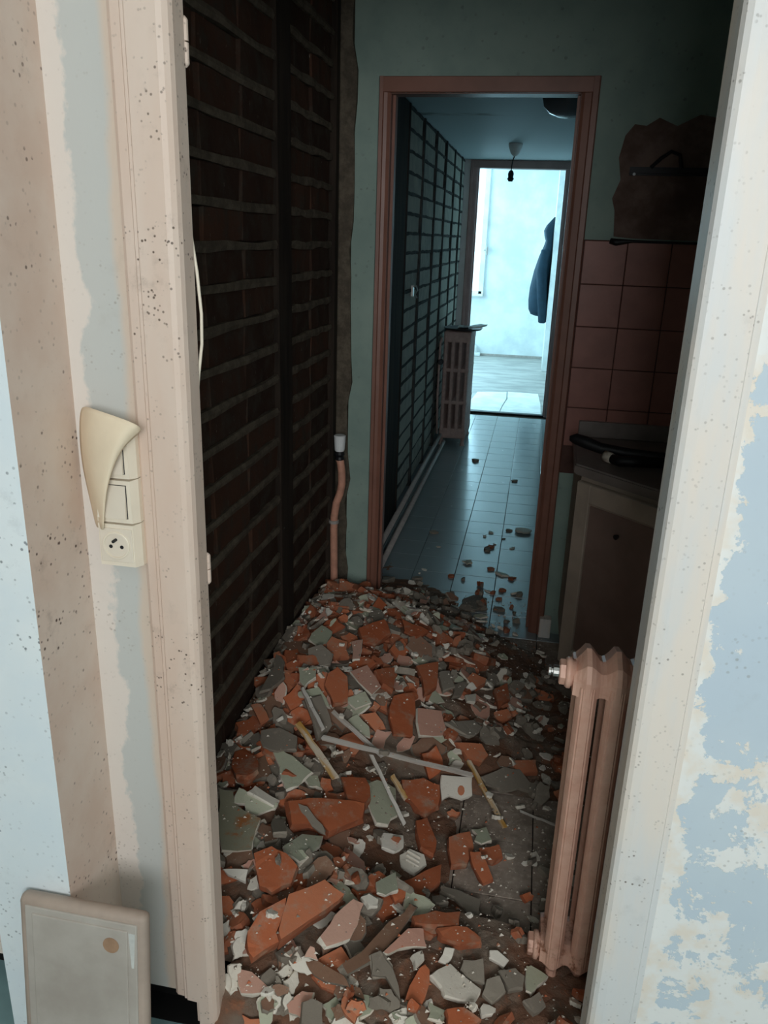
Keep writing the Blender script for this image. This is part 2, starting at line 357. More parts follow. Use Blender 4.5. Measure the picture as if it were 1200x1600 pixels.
# switches and socket stacked on the skim-coated strip
def plate(bm, w, h, d, z, x=-.633, ins=.007):
    """tapered surface box on the wall at y = NW0"""
    P0 = [(x - w / 2, z), (x + w / 2, z), (x + w / 2, z + h), (x - w / 2, z + h)]
    P1 = [(x - w / 2 + ins, z + .001), (x + w / 2 - ins, z + .001), (x + w / 2 - ins, z + h - .001), (x - w / 2 + ins, z + h - .001)]
    a = [bm.verts.new((p, NW0, q)) for p, q in P0]; b = [bm.verts.new((p, NW0 - d * .6, q)) for p, q in P0]; c = [bm.verts.new((p, NW0 - d, q)) for p, q in P1]
    for u, v in ((a, b), (b, c)):
        for k in range(4): bm.faces.new((u[k], u[(k + 1) % 4], v[(k + 1) % 4], v[k]))
    bm.faces.new(c); bm.faces.new(a[::-1])
SX, SW, SD = -.6345, .074, .036
for z, lab in ((1.1775, 'cream rocker light switch half hidden under the torn wallpaper flap'), (1.1035, 'cream rocker light switch just above the wall socket')):
    s = thing('light_switch', lab, 'light switch', (0, 0, 0), 0, 'switches beside the doorway')
    bm = bmesh.new(); plate(bm, SW, .0725, SD, z, SX); obj('switch_box', bm, 'cream_plastic', s)
    bm = bmesh.new(); box(bm, SX - .0265, SX + .0235, NW0 - SD - .0005, NW0 - SD + .004, z + .0085, z + .0645, 0); obj('rocker_gap', bm, 'dark', s)
    bm = bmesh.new(); prism_x(bm, [(NW0 - SD + .002, z + .0095), (NW0 - SD - .006, z + .0095), (NW0 - SD - .0015, z + .0635), (NW0 - SD + .002, z + .0635)], SX - .026, SX + .0222)
    obj('rocker', bm, 'cream_plastic2', s)
s = thing('wall_socket', 'cream two-pin wall socket with earth pin below the light switches', 'socket')
z = 1.0285; bm = bmesh.new(); plate(bm, SW, .0735, SD, z, SX); obj('socket_box', bm, 'cream_plastic', s)
obj('cover', B(SX - .028, SX + .028, NW0 - SD - .0018, NW0 - SD + .002, z + .008, z + .066, bev=.001), 'cream_plastic2', s)
fy = NW0 - SD - .0018
bm = bmesh.new(); lathe(bm, [(.0235, 0), (.0235, -.0016), (.0225, -.0022), (.0205, -.0022), (.0200, -.0004)], 'y', (SX, fy, z + .037), 32, False)
well = obj('socket_rim', bm, 'cream_plastic', s)
bm = bmesh.new(); lathe(bm, [(.0202, .001), (.0202, -.0003)], 'y', (SX, fy, z + .037), 32); obj('socket_face', bm, 'cream_plastic2', well)
for dx in (-.0095, .0095):
    bm = bmesh.new(); lathe(bm, [(.0032, -.0008), (.0032, .001)], 'y', (SX + dx, fy, z + .035), 12); obj('pin_hole', bm, 'black', well)
bm = bmesh.new(); lathe(bm, [(.0010, -.012), (.0025, -.010), (.0026, .001)], 'y', (SX, fy, z + .047), 12); obj('earth_pin', bm, 'black', well)
# torn wallpaper flap curling over the top switch
top = [(128, 632), (160, 643), (190, 654), (214, 662), (226, 672)]
rows = [
    [(126, 632, 0), (140, 637, .046), (180, 650, .056), (212, 662, .066), (226, 672, .036)],
    [(124, 668, 0), (136, 671, .048), (165, 679, .060), (190, 687, .070), (196, 692, .056)],
    [(126, 706, 0), (137, 708, .048), (158, 713, .060), (177, 718, .068), (179, 722, .058)],
    [(132, 744, 0), (142, 745, .046), (156, 747, .056), (169, 748, .062), (170, 750, .055)],
    [(141, 780, 0), (147, 781, .036), (155, 782, .050), (163, 780, .054), (163.5, 782, .050)],
    [(150, 822, 0), (153, 824, .020), (157, 826, .034), (161, 828, .044), (161.5, 829, .042)]]
bm = bmesh.new(); g = [[bm.verts.new(on_y(px, py, NW0 - .002 - b)) for px, py, b in r] for r in rows]
for i in range(len(g) - 1):
    for j in range(4): bm.faces.new((g[i][j], g[i][j + 1], g[i + 1][j + 1], g[i + 1][j]))
o = tag(obj('wallpaper_flap', bm, 'wallpaper', None, True), 'cream torn wallpaper flap curling over the top light switch', 'wallpaper')
md = o.modifiers.new('sub', 'SUBSURF'); md.levels = md.render_levels = 2
md = o.modifiers.new('sol', 'SOLIDIFY'); md.thickness = .0006

# cabinet door leaning on the pillar
pd = thing('cabinet_door', 'grey-beige framed cabinet door leaning against the white pillar', 'cabinet door', (-.672, .903, 0))
pd.rotation_euler = (math.radians(-6.4), 0, 0)
W, HH = .1175, .462
bm = bmesh.new(); box(bm, -W, W, 0, .026, 0, HH, bev=.010); obj('slab', bm, 'panelrim', pd, True)
bm = bmesh.new(); box(bm, -W + .014, W - .014, -.003, .005, .014, HH - .014, bev=.002); fr = obj('frame', bm, 'panelgrey', pd)
bm = bmesh.new(); box(bm, -W + .028, W - .030, -.0055, .001, .028, HH - .026, bev=.002); obj('raised_panel', bm, 'panelgrey', pd)
bm = bmesh.new(); lathe(bm, [(.0145, -.0065), (.0145, -.004)], 'y', (.058, 0, HH - .058), 24); obj('glue_spot', bm, 'gluespot', pd)
bm = bmesh.new(); prism_x(bm, [(-.0036, HH - .098), (-.0036, HH - .03), (.001, HH - .03), (.001, HH - .098)], .089, .101)
for v in bm.verts:
    if v.co.z < HH - .06: v.co.x = .096 + (v.co.x - .095) * .35
obj('paint_chip', bm, 'panelpale', pd)

# ================================================================== KITCHEN
KX = -.77; K0, K1 = NW1, 3.09
struct(obj('floor_kitchen', B(-.8, 2.0, 1.20, 3.16, -.05, -.008), 'screed'))
fk = bpy.data.objects['floor_kitchen']
struct(obj('floor_sill', B(-.56, .07, 3.10, 3.215, -.05, -.010), 'screed'))
struct(obj('ceiling_kitchen', B(-.85, 2.05, 1.205, 3.16, 2.6, 2.65), 'ceiling'))
struct(obj('wall_kitchen_right', B(2.0, 2.05, 1.205, 3.16, 0, 2.6), 'sage'))
TX = [.114 + .2 * k for k in range(-6, 10)]
proto = obj('floor_tile', B(-.0985, .0985, -.0985, .0985, -.010, 0, bev=.0012), 'dustytile', fk); first = True
for i in range(-2, 4):
    for j in range(0, 9):
        l = (.114 - .1 + .2 * i, 1.312 + .2 * j, R.uniform(-.0015, 0))
        if first: proto.location = l; first = False
        else: copy_to(proto, fk, l)
# left partition: bricks between dark studs, fat mortar joints
def brick_mesh(name, mat, L, Hh, D):
    bm = bmesh.new(); box(bm, -D, 0, -L / 2, L / 2, -Hh / 2, Hh / 2)
    bmesh.ops.subdivide_edges(bm, edges=[e for e in bm.edges if abs((e.verts[0].co - e.verts[1].co).y) > L * .5], cuts=2)
    for v in bm.verts: v.co += Vector((R.uniform(-.004, .002), R.uniform(-.003, .003), R.uniform(-.003, .003)))
    bmesh.ops.bevel(bm, geom=bm.edges[:], offset=.0025, segments=1, affect='EDGES')
    o = obj(name, bm, mat); return o
def bead_mesh(name, mat, L, Hh, D):
    bm = bmesh.new(); n = 9; rings = []
    for k in range(n):
        y = -L / 2 + L * k / (n - 1); h = Hh * R.uniform(.75, 1.2); d = D * R.uniform(.55, 1.15); dz = R.uniform(-.003, .003)
        rings.append([bm.verts.new(p) for p in ((-.02, y, dz - h * .5), (d * .7, y, dz - h * .5), (d, y, dz), (d * .6, y, dz + h * .5), (-.02, y, dz + h * .5))])
    for a, b in zip(rings, rings[1:]):
        for k in range(5): bm.faces.new((a[k], a[(k + 1) % 5], b[(k + 1) % 5], b[k]))
    bm.faces.new(rings[0][::-1]); bm.faces.new(rings[-1])
    return obj(name, bm, mat)
def partition(root, X, panels, ztop, pitch, bmat, mmat, bh, z0, bd=.011):
    for (ya, yb, nb) in panels:
        L = (yb - ya) / nb
        protos = [brick_mesh('brick', bmat, L - .012, bh, .03) for _ in range(4)]
        beads = [bead_mesh('mortar_joint', mmat, yb - ya - .01, pitch - bh + .004, bd) for _ in range(3)]
        used = set()
        z = z0; row = 0
        while z + bh < ztop:
            for k in range(nb):
                p = R.randrange(4); l = (X + R.uniform(-.004, .003), ya + L * (k + .5), z + bh / 2)
                if p not in used: o = protos[p]; used.add(p); o.parent = root; o.location = l
                else: o = copy_to(protos[p], root, l)
                o.rotation_euler = (R.uniform(-.008, .008), 0, R.uniform(-.012, .012))
            p = R.randrange(3); l = (X, (ya + yb) / 2, z + bh + (pitch - bh) / 2)
            if ('b', p) not in used: o = beads[p]; used.add(('b', p)); o.parent = root; o.location = l
            else: o = copy_to(beads[p], root, l)
            z += pitch; row += 1
        for i, p in enumerate(protos):
            if i not in used: bpy.data.objects.remove(p)
        for i, p in enumerate(beads):
            if ('b', i) not in used: bpy.data.objects.remove(p)
wk = struct(obj('wall_kitchen_left', B(-.86, KX - .022, 1.205, 3.09, 0, 2.6), 'wallcore'))
partition(wk, KX, [(1.30, 2.345, 4), (2.475, 2.985, 2)], 2.5, .097, 'brick', 'mortar', .078, .07)
for ya, yb, d in ((1.21, 1.30, .006), (2.345, 2.475, .012), (2.985, 3.03, .02)):
    obj('stud', B(KX - .03, KX + d, ya, yb, 0, 2.58, bev=.004), 'stud', wk)
# far kitchen wall with the second doorway
OL, OR_, OH = -.580, .077, 2.028
bm = bmesh.new(); box(bm, -.715, OL - .01, K1, 3.16, 0, 2.6)
wfL = struct(obj('wall_kitchen_far_left', bm, 'sage'))
wfR = struct(obj('wall_kitchen_far_right', B(OR_ + .01, 2.0, K1, 3.16, 0, 2.6), 'sage'))
struct(obj('wall_kitchen_far_head', B(OL - .01, OR_ + .01, K1, 3.16, OH + .01, 2.6), 'sage'))
bm = bmesh.new()                                     # ragged broken end of the wall in the corner
prev = None
for k in range(27):
    z = k * .1; xr = -.712 + R.uniform(-.012, .012); yf = 3.082 + R.uniform(-.012, .004)
    cur = [bm.verts.new(p) for p in ((-.79, yf - .008, z), (-.75, yf + R.uniform(-.01, .01), z), (xr, yf, z), (xr + .004, 3.15, z), (-.79, 3.15, z))]
    if prev:
        for i in range(5): bm.faces.new((prev[i], prev[(i + 1) % 5], cur[(i + 1) % 5], cur[i]))
    prev = cur
obj('broken_wall_end', bm, 'mortar', wfL)
# wall tiles beneath the shelf line, bare patch above
tp = obj('tile_bed', B(.135, 1.98, K1 - .004, K1 + .001, .70, 1.562), 'grout', wfR)
proto = obj('wall_tile', B(-.0735, .0735, -.007, 0, -.0735, .0735, bev=.0015), 'pinktile', wfR); first = True
for i in range(7):
    for j in range(5):
        l = (.212 + .15 * i, K1 - .003, 1.485 - .15 * j)
        rr = (R.uniform(-.004, .004), 0, R.uniform(-.006, .006))
        if first: proto.location = l; proto.rotation_euler = rr; first = False
        else: copy_to(proto, wfR, l, rr)
bm = bmesh.new()
out = [(.235, 1.575), (.228, 1.66), (.215, 1.70), (.236, 1.76), (.222, 1.83), (.235, 1.90), (.262, 1.935), (.30, 1.93), (.34, 1.955), (.40, 1.93), (.47, 1.965), (.56, 1.95), (.66, 1.97), (1.2, 1.96), (1.2, 1.565), (.3, 1.57)]
lo = [bm.verts.new((x, K1 + .001, z)) for x, z in out]; hi = [bm.verts.new((x, K1 - .0045, z)) for x, z in out]
bm.faces.new(hi[::-1])
for i in range(len(out)): bm.faces.new((lo[i], lo[(i + 1) % len(out)], hi[(i + 1) % len(out)], hi[i]))
obj('bare_patch', bm, 'bareplaster', wfR)
sr = thing('shelf_rail', 'dark metal shelf rail on the far kitchen wall above the pink tiles', 'rail')
bm = bmesh.new(); prism_x(bm, [(K1 - .004, 1.775), (K1 - .022, 1.775), (K1 - .022, 1.780), (K1 - .009, 1.782), (K1 - .009, 1.802), (K1 - .004, 1.802)], .262, .95); obj('rail', bm, 'dark', sr)
bm = bmesh.new(); lathe(bm, [(.005, -.004), (.004, .002)], 'y', (.277, K1 - .022, 1.7775), 10); obj('screw', bm, 'coolwhite', sr)
bm = bmesh.new(); tube(bm, [(.33, K1 - .02, 1.80), (.36, K1 - .03, 1.83), (.39, K1 - .025, 1.85), (.42, K1 - .015, 1.84), (.43, K1 - .012, 1.80)], .006, 8); obj('bracket', bm, 'black', sr)
bm = bmesh.new(); tube(bm, [(.225, K1 - .012, 1.560), (.245, K1 - .018, 1.556), (.30, K1 - .014, 1.561), (.45, K1 - .014, 1.560), (.95, K1 - .014, 1.562)], [.010, .012, .005, .004, .004], 8)
tag(obj('wall_cable', bm, 'black', None, True), 'thin dark cable running along the top edge of the pink tiles', 'cable')
# second door frame
def door_frame(name, xl, xr, h, yf, yb, cws, mat):
    d = sempty(name); cw0, cw1, cwt = cws
    for s, x, cw in ((-1, xl, cw0), (1, xr, cw1)):
        P = [(0, yf), (0, yf - .008), (-.010 * s * -1, yf - .014), (cw * .55 * s, yf - .017), (cw * .62 * s, yf - .023), (cw * .92 * s, yf - .024), (cw * s, yf - .016), (cw * s, yf)]
        bm = bmesh.new(); prism_z(bm, [(x + px, py) for px, py in P], 0, h + cwt); obj('casing', bm, mat, d)
        obj('jamb', B(min(x - .002 * s, x + .03 * s), max(x - .002 * s, x + .03 * s), yf - .004, yb, 0, h + .02), mat, d)
        obj('stop', B(min(x - .012 * s, x + .002 * s), max(x - .012 * s, x + .002 * s), yf + .035, yb, 0, h), mat, d)
        bm = bmesh.new(); box(bm, min(x, x + cw * s), max(x, x + cw * s), yb - .001, yb + .012, 0, h + cwt); obj('casing', bm, mat, d)
    obj('casing', B(xl - cw0 + .001, xr + cw1 - .001, yf - .022, yf, h, h + cwt, bev=.003), mat, d)
    obj('casing', B(xl - cw0, xr + cw1, yb - .001, yb + .012, h, h + cwt), mat, d)
    obj('head', B(xl, xr, yf - .004, yb, h - .002, h + .02), mat, d)
    return d
d2 = door_frame('door_2', OL, OR_, OH, K1, 3.165, (.040, .058, .050), 'brownpaint')
obj('plinth_block', B(.118, .165, 3.04, 3.085, 0, .085, bev=.003), 'casing_cool', d2)

# corner base cabinet with worktop, upstand and hose on it
CB = thing('corner_cabinet', 'dark beige corner base cabinet with framed door beside the second doorway', 'cabinet')
a0 = Vector((.178, 2.655)); dd = Vector((1, -1)).normalized(); nn = Vector((-1, -1)).normalized()
def plan(u, v): p = a0 + dd * u + nn * v; return (p.x, p.y)
poly = [(.19, 3.085), plan(.006, -.012), plan(.70, -.012), (1.40, 2.15), (1.40, 3.085)]
bm = bmesh.new(); prism_z(bm, poly, .10, .815); obj('carcass', bm, 'cabinet', CB)
bm = bmesh.new(); prism_z(bm, [(.23, 3.085), plan(.03, -.05), plan(.70, -.05), (1.38, 2.2), (1.38, 3.085)], 0, .10); obj('kick_board', bm, 'cabinet', CB)
def slab(u0, u1, z0, z1, v0, v1, name, mat, parent):
    bm = bmesh.new(); prism_z(bm, [plan(u0, v0), plan(u1, v0), plan(u1, v1), plan(u0, v1)], z0, z1)
    bmesh.ops.bevel(bm, geom=bm.edges[:], offset=.003, segments=1, affect='EDGES'); return obj(name, bm, mat, parent)
dr = slab(.012, .60, .125, .80, -.012, .006, 'door', 'cabinet', CB)
slab(.012, .070, .125, .80, .004, .014, 'stile', 'cabinet', dr); slab(.54, .60, .125, .80, .004, .014, 'stile', 'cabinet', dr)
slab(.068, .545, .735, .80, .004, .014, 'rail', 'cabinet', dr); slab(.068, .545, .125, .19, .004, .014, 'rail', 'cabinet', dr)
slab(.072, .538, .195, .73, .002, .009, 'panel', 'cabinet_panel', dr)
bm = bmesh.new(); c = plan(.205, .014); tube(bm, [(c[0], c[1], .665), (c[0] + nn.x * .012, c[1] + nn.y * .012, .664)], [.006, .009], 10); obj('knob', bm, 'black', dr)
wtop = thing('kitchen_worktop', 'grey-brown laminate worktop with low upstand on the corner cabinet', 'worktop')
bm = bmesh.new(); prism_z(bm, [(.172, 3.086), plan(-.012, .008), plan(.72, .008), (1.42, 2.12), (1.42, 3.086)], .816, .853)
bmesh.ops.bevel(bm, geom=[e for e in bm.edges if abs(e.verts[0].co.z - e.verts[1].co.z) < .001], offset=.006, segments=2, affect='EDGES'); obj('top', bm, 'counter', wtop)
obj('upstand', B(.188, 1.42, 3.062, 3.082, .8535, .914, bev=.003), 'counter', wtop)
hs = thing('shower_hose', 'black rubber hose with a rounded end lying over the dark worktop', 'hose')
bm = bmesh.new(); tube(bm, [(.145, 2.80, .905), (.165, 2.80, .905), (.20, 2.79, .897), (.25, 2.77, .885), (.33, 2.75, .880), (.42, 2.74, .876), (.55, 2.72, .876)], [.008, .019, .021, .019, .018, .018, .018], 14); obj('hose', bm, 'black', hs, True)
bm = bmesh.new(); tube(bm, [(.265, 2.715, .872), (.275, 2.70, .872), (.285, 2.685, .872)], [.018, .019, .017], 14); obj('collar', bm, 'r_edge', hs, True)
bm = bmesh.new(); tube(bm, [(.285, 2.685, .872), (.31, 2.66, .872), (.36, 2.66, .874), (.45, 2.68, .874)], [.016, .018, .018, .018], 12); obj('nozzle', bm, 'black', hs, True)

# near cast-iron radiator behind the right jamb
NR = thing('radiator', 'pink cast-iron column radiator standing in the rubble by the right jamb', 'radiator')
RY = 1.452
def rad_section(root, x, mat, cols=(-.045, .045)):
    bm = bmesh.new()
    for cy in cols:                                  # flattened eight-sided columns
        pts = [(x - .0200, RY + cy - .008), (x - .011, RY + cy - .021), (x + .011, RY + cy - .021), (x + .0200, RY + cy - .008), (x + .0200, RY + cy + .008), (x + .011, RY + cy + .021), (x - .011, RY + cy + .021), (x - .0200, RY + cy + .008)]
        prism_z(bm, pts, .05, .745)
    # head and foot: vaulted blocks rising to a peak, waisted where sections meet
    for zc, sg in ((.745, 1), (.055, -1)):
        P = [(-.066, -.026), (-.068, .012), (-.048, .040), (0, .054), (.048, .040), (.068, .012), (.066, -.026), (.04, -.034), (-.04, -.034)]
        rr = []
        for dx, k in ((-.0282, .50), (-.0225, .55), (-.014, .74), (-.005, 1.0), (.004, 1.0), (.013, .80), (.0225, .55), (.0282, .50)):
            rr.append([bm.verts.new((x + dx, RY + p * (.62 + .38 * k), zc + sg * q * (k if q > 0 else .7 + .3 * k))) for p, q in P])
        for a, b in zip(rr, rr[1:]):
            for k in range(len(P)): bm.faces.new((a[k], a[(k + 1) % len(P)], b[(k + 1) % len(P)], b[k]))
        bm.faces.new(rr[0][::-1]); bm.faces.new(rr[-1])
    bmesh.ops.bevel(bm, geom=[e for e in bm.edges if abs(e.verts[0].co.z - e.verts[1].co.z) > .5], offset=.003, segments=2, affect='EDGES')
    return obj('section', bm, mat, root)
PITCH = .0565
for k in range(6): rad_section(NR, .158 + PITCH * k, 'radpink')
for k in (0, 5):                                     # feet under the end sections only
    for cy in (-.045, .045):
        bm = bmesh.new(); lathe(bm, [(.016, 0), (.012, .02), (.014, .045)], 'z', (.158 + PITCH * k, RY + cy, 0), 10); obj('foot', bm, 'radpink', NR)
for zc in (.752, .058):
    bm = bmesh.new(); lathe(bm, [(.028, .115), (.031, .119), (.031, .125), (.026, .127), (.026, .134)], 'x', (0, RY - .02, zc), 20); fl = obj('plug_flange', bm, 'radpink', NR, True)
    bm = bmesh.new(); lathe(bm, [(.022, .103), (.025, .105), (.025, .117)], 'x', (0, RY - .02, zc), 6); obj('plug_nut', bm, 'radpink', fl)
bm = bmesh.new(); lathe(bm, [(.004, .082), (.0105, .083), (.0105, .087), (.007, .088), (.007, .091), (.012, .092), (.012, .104), (.008, .105), (.008, .109)], 'x', (0, RY - .02, .752), 12); obj('bleed_valve', bm, 'chrome', NR)

# capped pipe in the far-left corner
pp = thing('capped_pipe', 'pink riser pipe with white cap in the corner by the brick wall', 'pipe')
bm = bmesh.new(); tube(bm, [(-.735, 2.98, 0), (-.738, 2.98, .15), (-.742, 2.98, .42), (-.741, 2.98, .47), (-.732, 2.98, .53), (-.718, 2.98, .57), (-.711, 2.98, .61), (-.712, 2.98, .66), (-.718, 2.98, .70), (-.724, 2.98, .715)], .0155, 14); obj('pipe', bm, 'pipepink', pp, True)
bm = bmesh.new(); lathe(bm, [(.013, .705), (.019, .712), (.015, .722), (.020, .732), (.014, .745)], 'z', (-.722, 2.98, 0), 12); obj('collar', bm, 'black', pp)
bm = bmesh.new(); lathe(bm, [(.018, .745), (.020, .752), (.023, .802), (.024, .806), (.020, .809)], 'z', (-.722, 2.98, 0), 16); obj('cap', bm, 'white', pp)
bm = bmesh.new(); lathe(bm, [(.0158, .440), (.020, .441), (.020, .453), (.0158, .454)], 'z', (-.742, 2.98, 0), 16); box(bm, -.772, -.757, 2.974, 2.986, .442, .452); obj('clamp', bm, 'pipegrey', pp)

# ================================================================== HALL
HX = -.74; H0, H1 = 3.165, 7.52
fh = struct(obj('floor_hall', B(-.8, .5, 3.16, 7.60, -.05, -.008), 'screed'))
proto = obj('floor_tile', B(-.0988, .0988, -.0988, .0988, -.010, 0, bev=.001), 'halltile', fh); first = True
for i in range(-4, 3):
    for j in range(-1, 21):
        l = (.112 - .1 + .2 * i, 3.312 + .2 * j, 0); rr = (R.uniform(-.0015, .0015), R.uniform(-.0025, .0025), 0)
        if first: proto.location = l; first = False
        else: copy_to(proto, fh, l, rr)
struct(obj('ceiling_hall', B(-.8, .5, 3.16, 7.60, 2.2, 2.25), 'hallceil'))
struct(obj('wall_hall_right', B(.45, .5, 3.16, 7.60, 0, 2.2), 'farwall'))
wh = struct(obj('wall_hall_left', B(-.82, HX - .022, 3.16, 7.60, 0, 2.2), 'wallcore'))
ST = [4.44, 4.99, 5.56, 6.10, 6.66, 7.20]
partition(wh, HX, [(a + .035, b - .005, 1) for a, b in zip(ST, ST[1:])] + [(7.245, 7.50, 1)], 2.19, .103, 'hallbrick', 'halljoint', .090, .03, .0015)
for y in (3.17, 3.59, 4.01): obj('shade_board', B(HX - .03, HX + .008, y, y + .412, 0, 2.195, bev=.003), 'stud', wh)  # boards added to paint in the unlit stretch of wall beyond the door frame
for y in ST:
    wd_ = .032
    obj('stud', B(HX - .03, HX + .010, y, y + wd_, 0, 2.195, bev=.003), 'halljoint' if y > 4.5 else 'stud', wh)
hk = thing('wall_bracket', 'small pale metal bracket left on the hall brick wall', 'bracket')
bm = bmesh.new(); box(bm, HX, HX + .012, 4.755, 4.80, 1.225, 1.285); obj('plate', bm, 'chrome', hk)
bm = bmesh.new(); tube(bm, [(HX + .01, 4.76, 1.28), (HX + .03, 4.76, 1.285), (HX + .035, 4.78, 1.26), (HX + .02, 4.79, 1.235), (HX + .03, 4.80, 1.215)], .004, 8); obj('hook', bm, 'chrome', hk)
for k, (x, z) in enumerate(((-.672, .095), (-.640, .045))):
    bm = bmesh.new(); tube(bm, [(x, 3.18, z), (x, 5.9, z), (x, 6.10, z)], .014, 10)
    tag(obj('heating_pipe', bm, 'pipegrey', None, True), ('upper' if k == 0 else 'lower') + ' of the two pale heating pipes along the hall wall', 'pipe', 'hall heating pipes')
# hall radiator, seen end on
HR = thing('hall_radiator', 'mauve cast-iron radiator against the brick wall at the end of the hall', 'radiator')
for k in range(8):
    y = 6.19 + .06 * k; bm = bmesh.new()
    for i in range(4):
        x = -.672 + .056 * i
        prism_z(bm, [(x - .017, y - .010), (x - .009, y - .023), (x + .009, y - .023), (x + .017, y - .010), (x + .017, y + .010), (x + .009, y + .023), (x - .009, y + .023), (x - .017, y + .010)], .075, .86)
    for z0, z1 in ((.055, .14), (.325, .36), (.575, .61), (.80, .885)):
        box(bm, -.692, -.484, y - .021, y + .021, z0, z1, bev=.012)
    if k in (0, 7):
        for x in (-.672, -.504): lathe(bm, [(.02, 0), (.014, .03), (.02, .07)], 'z', (x, y, 0), 10)
    obj('section', bm, 'radhall', HR)
bm = bmesh.new(); tube(bm, [(-.70, 6.13, .84), (-.71, 6.12, .80), (-.712, 6.12, .4), (-.70, 6.12, .10)], .009, 8); obj('feed_pipe', bm, 'radhall', HR, True)
bm = bmesh.new(); lathe(bm, [(.016, -.03), (.022, -.02), (.022, .01), (.014, .02)], 'y', (-.70, 6.12, .66), 10); obj('valve', bm, 'dark', HR)
tr = thing('tray', 'dark flat tray lying on top of the hall radiator', 'tray')
bm = bmesh.new(); lathe(bm, [(.10, .888), (.145, .892), (.158, .906), (.150, .904), (.10, .896)], 'z', (0, 0, 0), 28)
for v in bm.verts: v.co.x = -.562 + v.co.x * .95; v.co.y = 6.30 + v.co.y * 1.0
obj('dish', bm, 'dark', tr, True)
bm = bmesh.new()
g = [[bm.verts.new((-.60 + .055 * i, 6.26 + .05 * j, .909 + .010 * math.sin(i * 1.7 + j) + .004 * i)) for i in range(5)] for j in range(4)]
for j in range(3):
    for i in range(4): bm.faces.new((g[j][i], g[j][i + 1], g[j + 1][i + 1], g[j + 1][i]))
o = tag(obj('crumpled_paper', bm, 'sheet', None, True), 'crumpled white paper lying on the dark tray', 'paper'); md = o.modifiers.new('s', 'SOLIDIFY'); md.thickness = .002
# ceiling lamp dome and bare pendant
gl = thing('ceiling_dome_lamp', 'round smoked ceiling lamp just beyond the second doorway', 'lamp', (.045, 3.90, 2.2))
bm = bmesh.new(); lathe(bm, [(.118, 0), (.118, -.02), (.10, -.03)], 'z', (0, 0, 0), 28); obj('base_ring', bm, 'chrome', gl, True)
bm = bmesh.new(); lathe(bm, [(.112, -.022), (.114, -.06), (.104, -.098), (.078, -.124), (.040, -.139), (.004, -.144)], 'z', (0, 0, 0), 28); obj('dome', bm, 'opal', gl, True)
pl = thing('pendant_holder', 'bare lamp holder hanging on a short cord from the hall ceiling', 'lamp', (-.267, 6.25, 2.2))
bm = bmesh.new(); lathe(bm, [(.05, 0), (.048, -.02), (.03, -.065), (.012, -.085)], 'z', (0, 0, 0), 16); obj('ceiling_rose', bm, 'white', pl, True)
bm = bmesh.new(); tube(bm, [(0, 0, -.08), (-.012, 0, -.11), (-.016, 0, -.15), (-.018, 0, -.18)], .004, 8); obj('cord', bm, 'black', pl, True)
bm = bmesh.new(); lathe(bm, [(.008, -.175), (.017, -.185), (.021, -.200), (.018, -.222), (.024, -.232), (.014, -.250)], 'z', (-.018, 0, 0), 12); obj('socket', bm, 'black', pl)
d3 = door_frame('door_3', -.628, .130, 2.135, 7.515, 7.60, (.062, .062, .062), 'hallframe')
bm = bmesh.new(); box(bm, -.80, -.63, 7.52, 7.60, 0, 2.2); box(bm, .131, .5, 7.52, 7.60, 0, 2.2); box(bm, -.63, .131, 7.52, 7.60, 2.137, 2.2)
struct(obj('wall_hall_end', bm, 'farwall'))
obj('threshold', B(-.628, .13, 7.52, 7.585, -.004, .012, bev=.003), 'dark', d3)

# ================================================================== FAR ROOM
struct(obj('floor_far_room', B(-2.8, 1.6, 7.585, 11.52, -.05, -.002), 'farfloor'))
struct(obj('ceiling_far_room', B(-2.8, 1.6, 7.60, 11.6, 2.62, 2.67), 'farwall'))
struct(obj('wall_far_right', B(1.55, 1.6, 7.60, 11.6, 0, 2.62), 'farwall'))
bm = bmesh.new(); box(bm, -2.8, -1.9, 11.51, 11.58, 0, 2.62); box(bm, -.80, 1.6, 11.51, 11.58, 0, 2.62); box(bm, -1.9, -.80, 11.51, 11.58, 0, .84); box(bm, -1.9, -.80, 11.51, 11.58, 2.48, 2.62)
struct(obj('wall_far_back', bm, 'farwall'))
bm = bmesh.new(); box(bm, -2.87, -2.8, 7.6, 8.4, 0, 2.62); box(bm, -2.87, -2.8, 10.8, 11.6, 0, 2.62); box(bm, -2.87, -2.8, 8.4, 10.8, 0, .6); box(bm, -2.87, -2.8, 8.4, 10.8, 2.4, 2.62)
struct(obj('wall_far_left', bm, 'farwall'))
bm = bmesh.new(); box(bm, -2.8, -.80, 7.52, 7.60, 0, 2.62); box(bm, .5, 1.6, 7.52, 7.60, 0, 2.62); box(bm, -.8, .5, 7.55, 7.60, 2.25, 2.62)
struct(obj('wall_far_front', bm, 'farwall'))
wn = sempty('window_2')
for a in ((-.85, -.78, 11.47, 11.53, .84, 2.48), (-1.92, -1.87, 11.47, 11.53, .84, 2.48), (-1.9, -.8, 11.47, 11.53, 2.44, 2.49), (-1.9, -.8, 11.47, 11.53, .84, .88), (-1.38, -1.32, 11.48, 11.52, .88, 2.44)):
    obj('window_frame', B(*a, bev=.004), 'white', wn)
bm = bmesh.new(); tube(bm, [(-.80, 11.47, 1.42), (-.77, 11.45, 1.42), (-.765, 11.45, 1.36), (-.765, 11.45, 1.46)], .012, 8); obj('window_handle', bm, 'pipegrey', wn)
obj('window_sill', B(-1.95, -.78, 11.44, 11.52, .81, .84, bev=.004), 'white', wn)
wn = sempty('window_3')
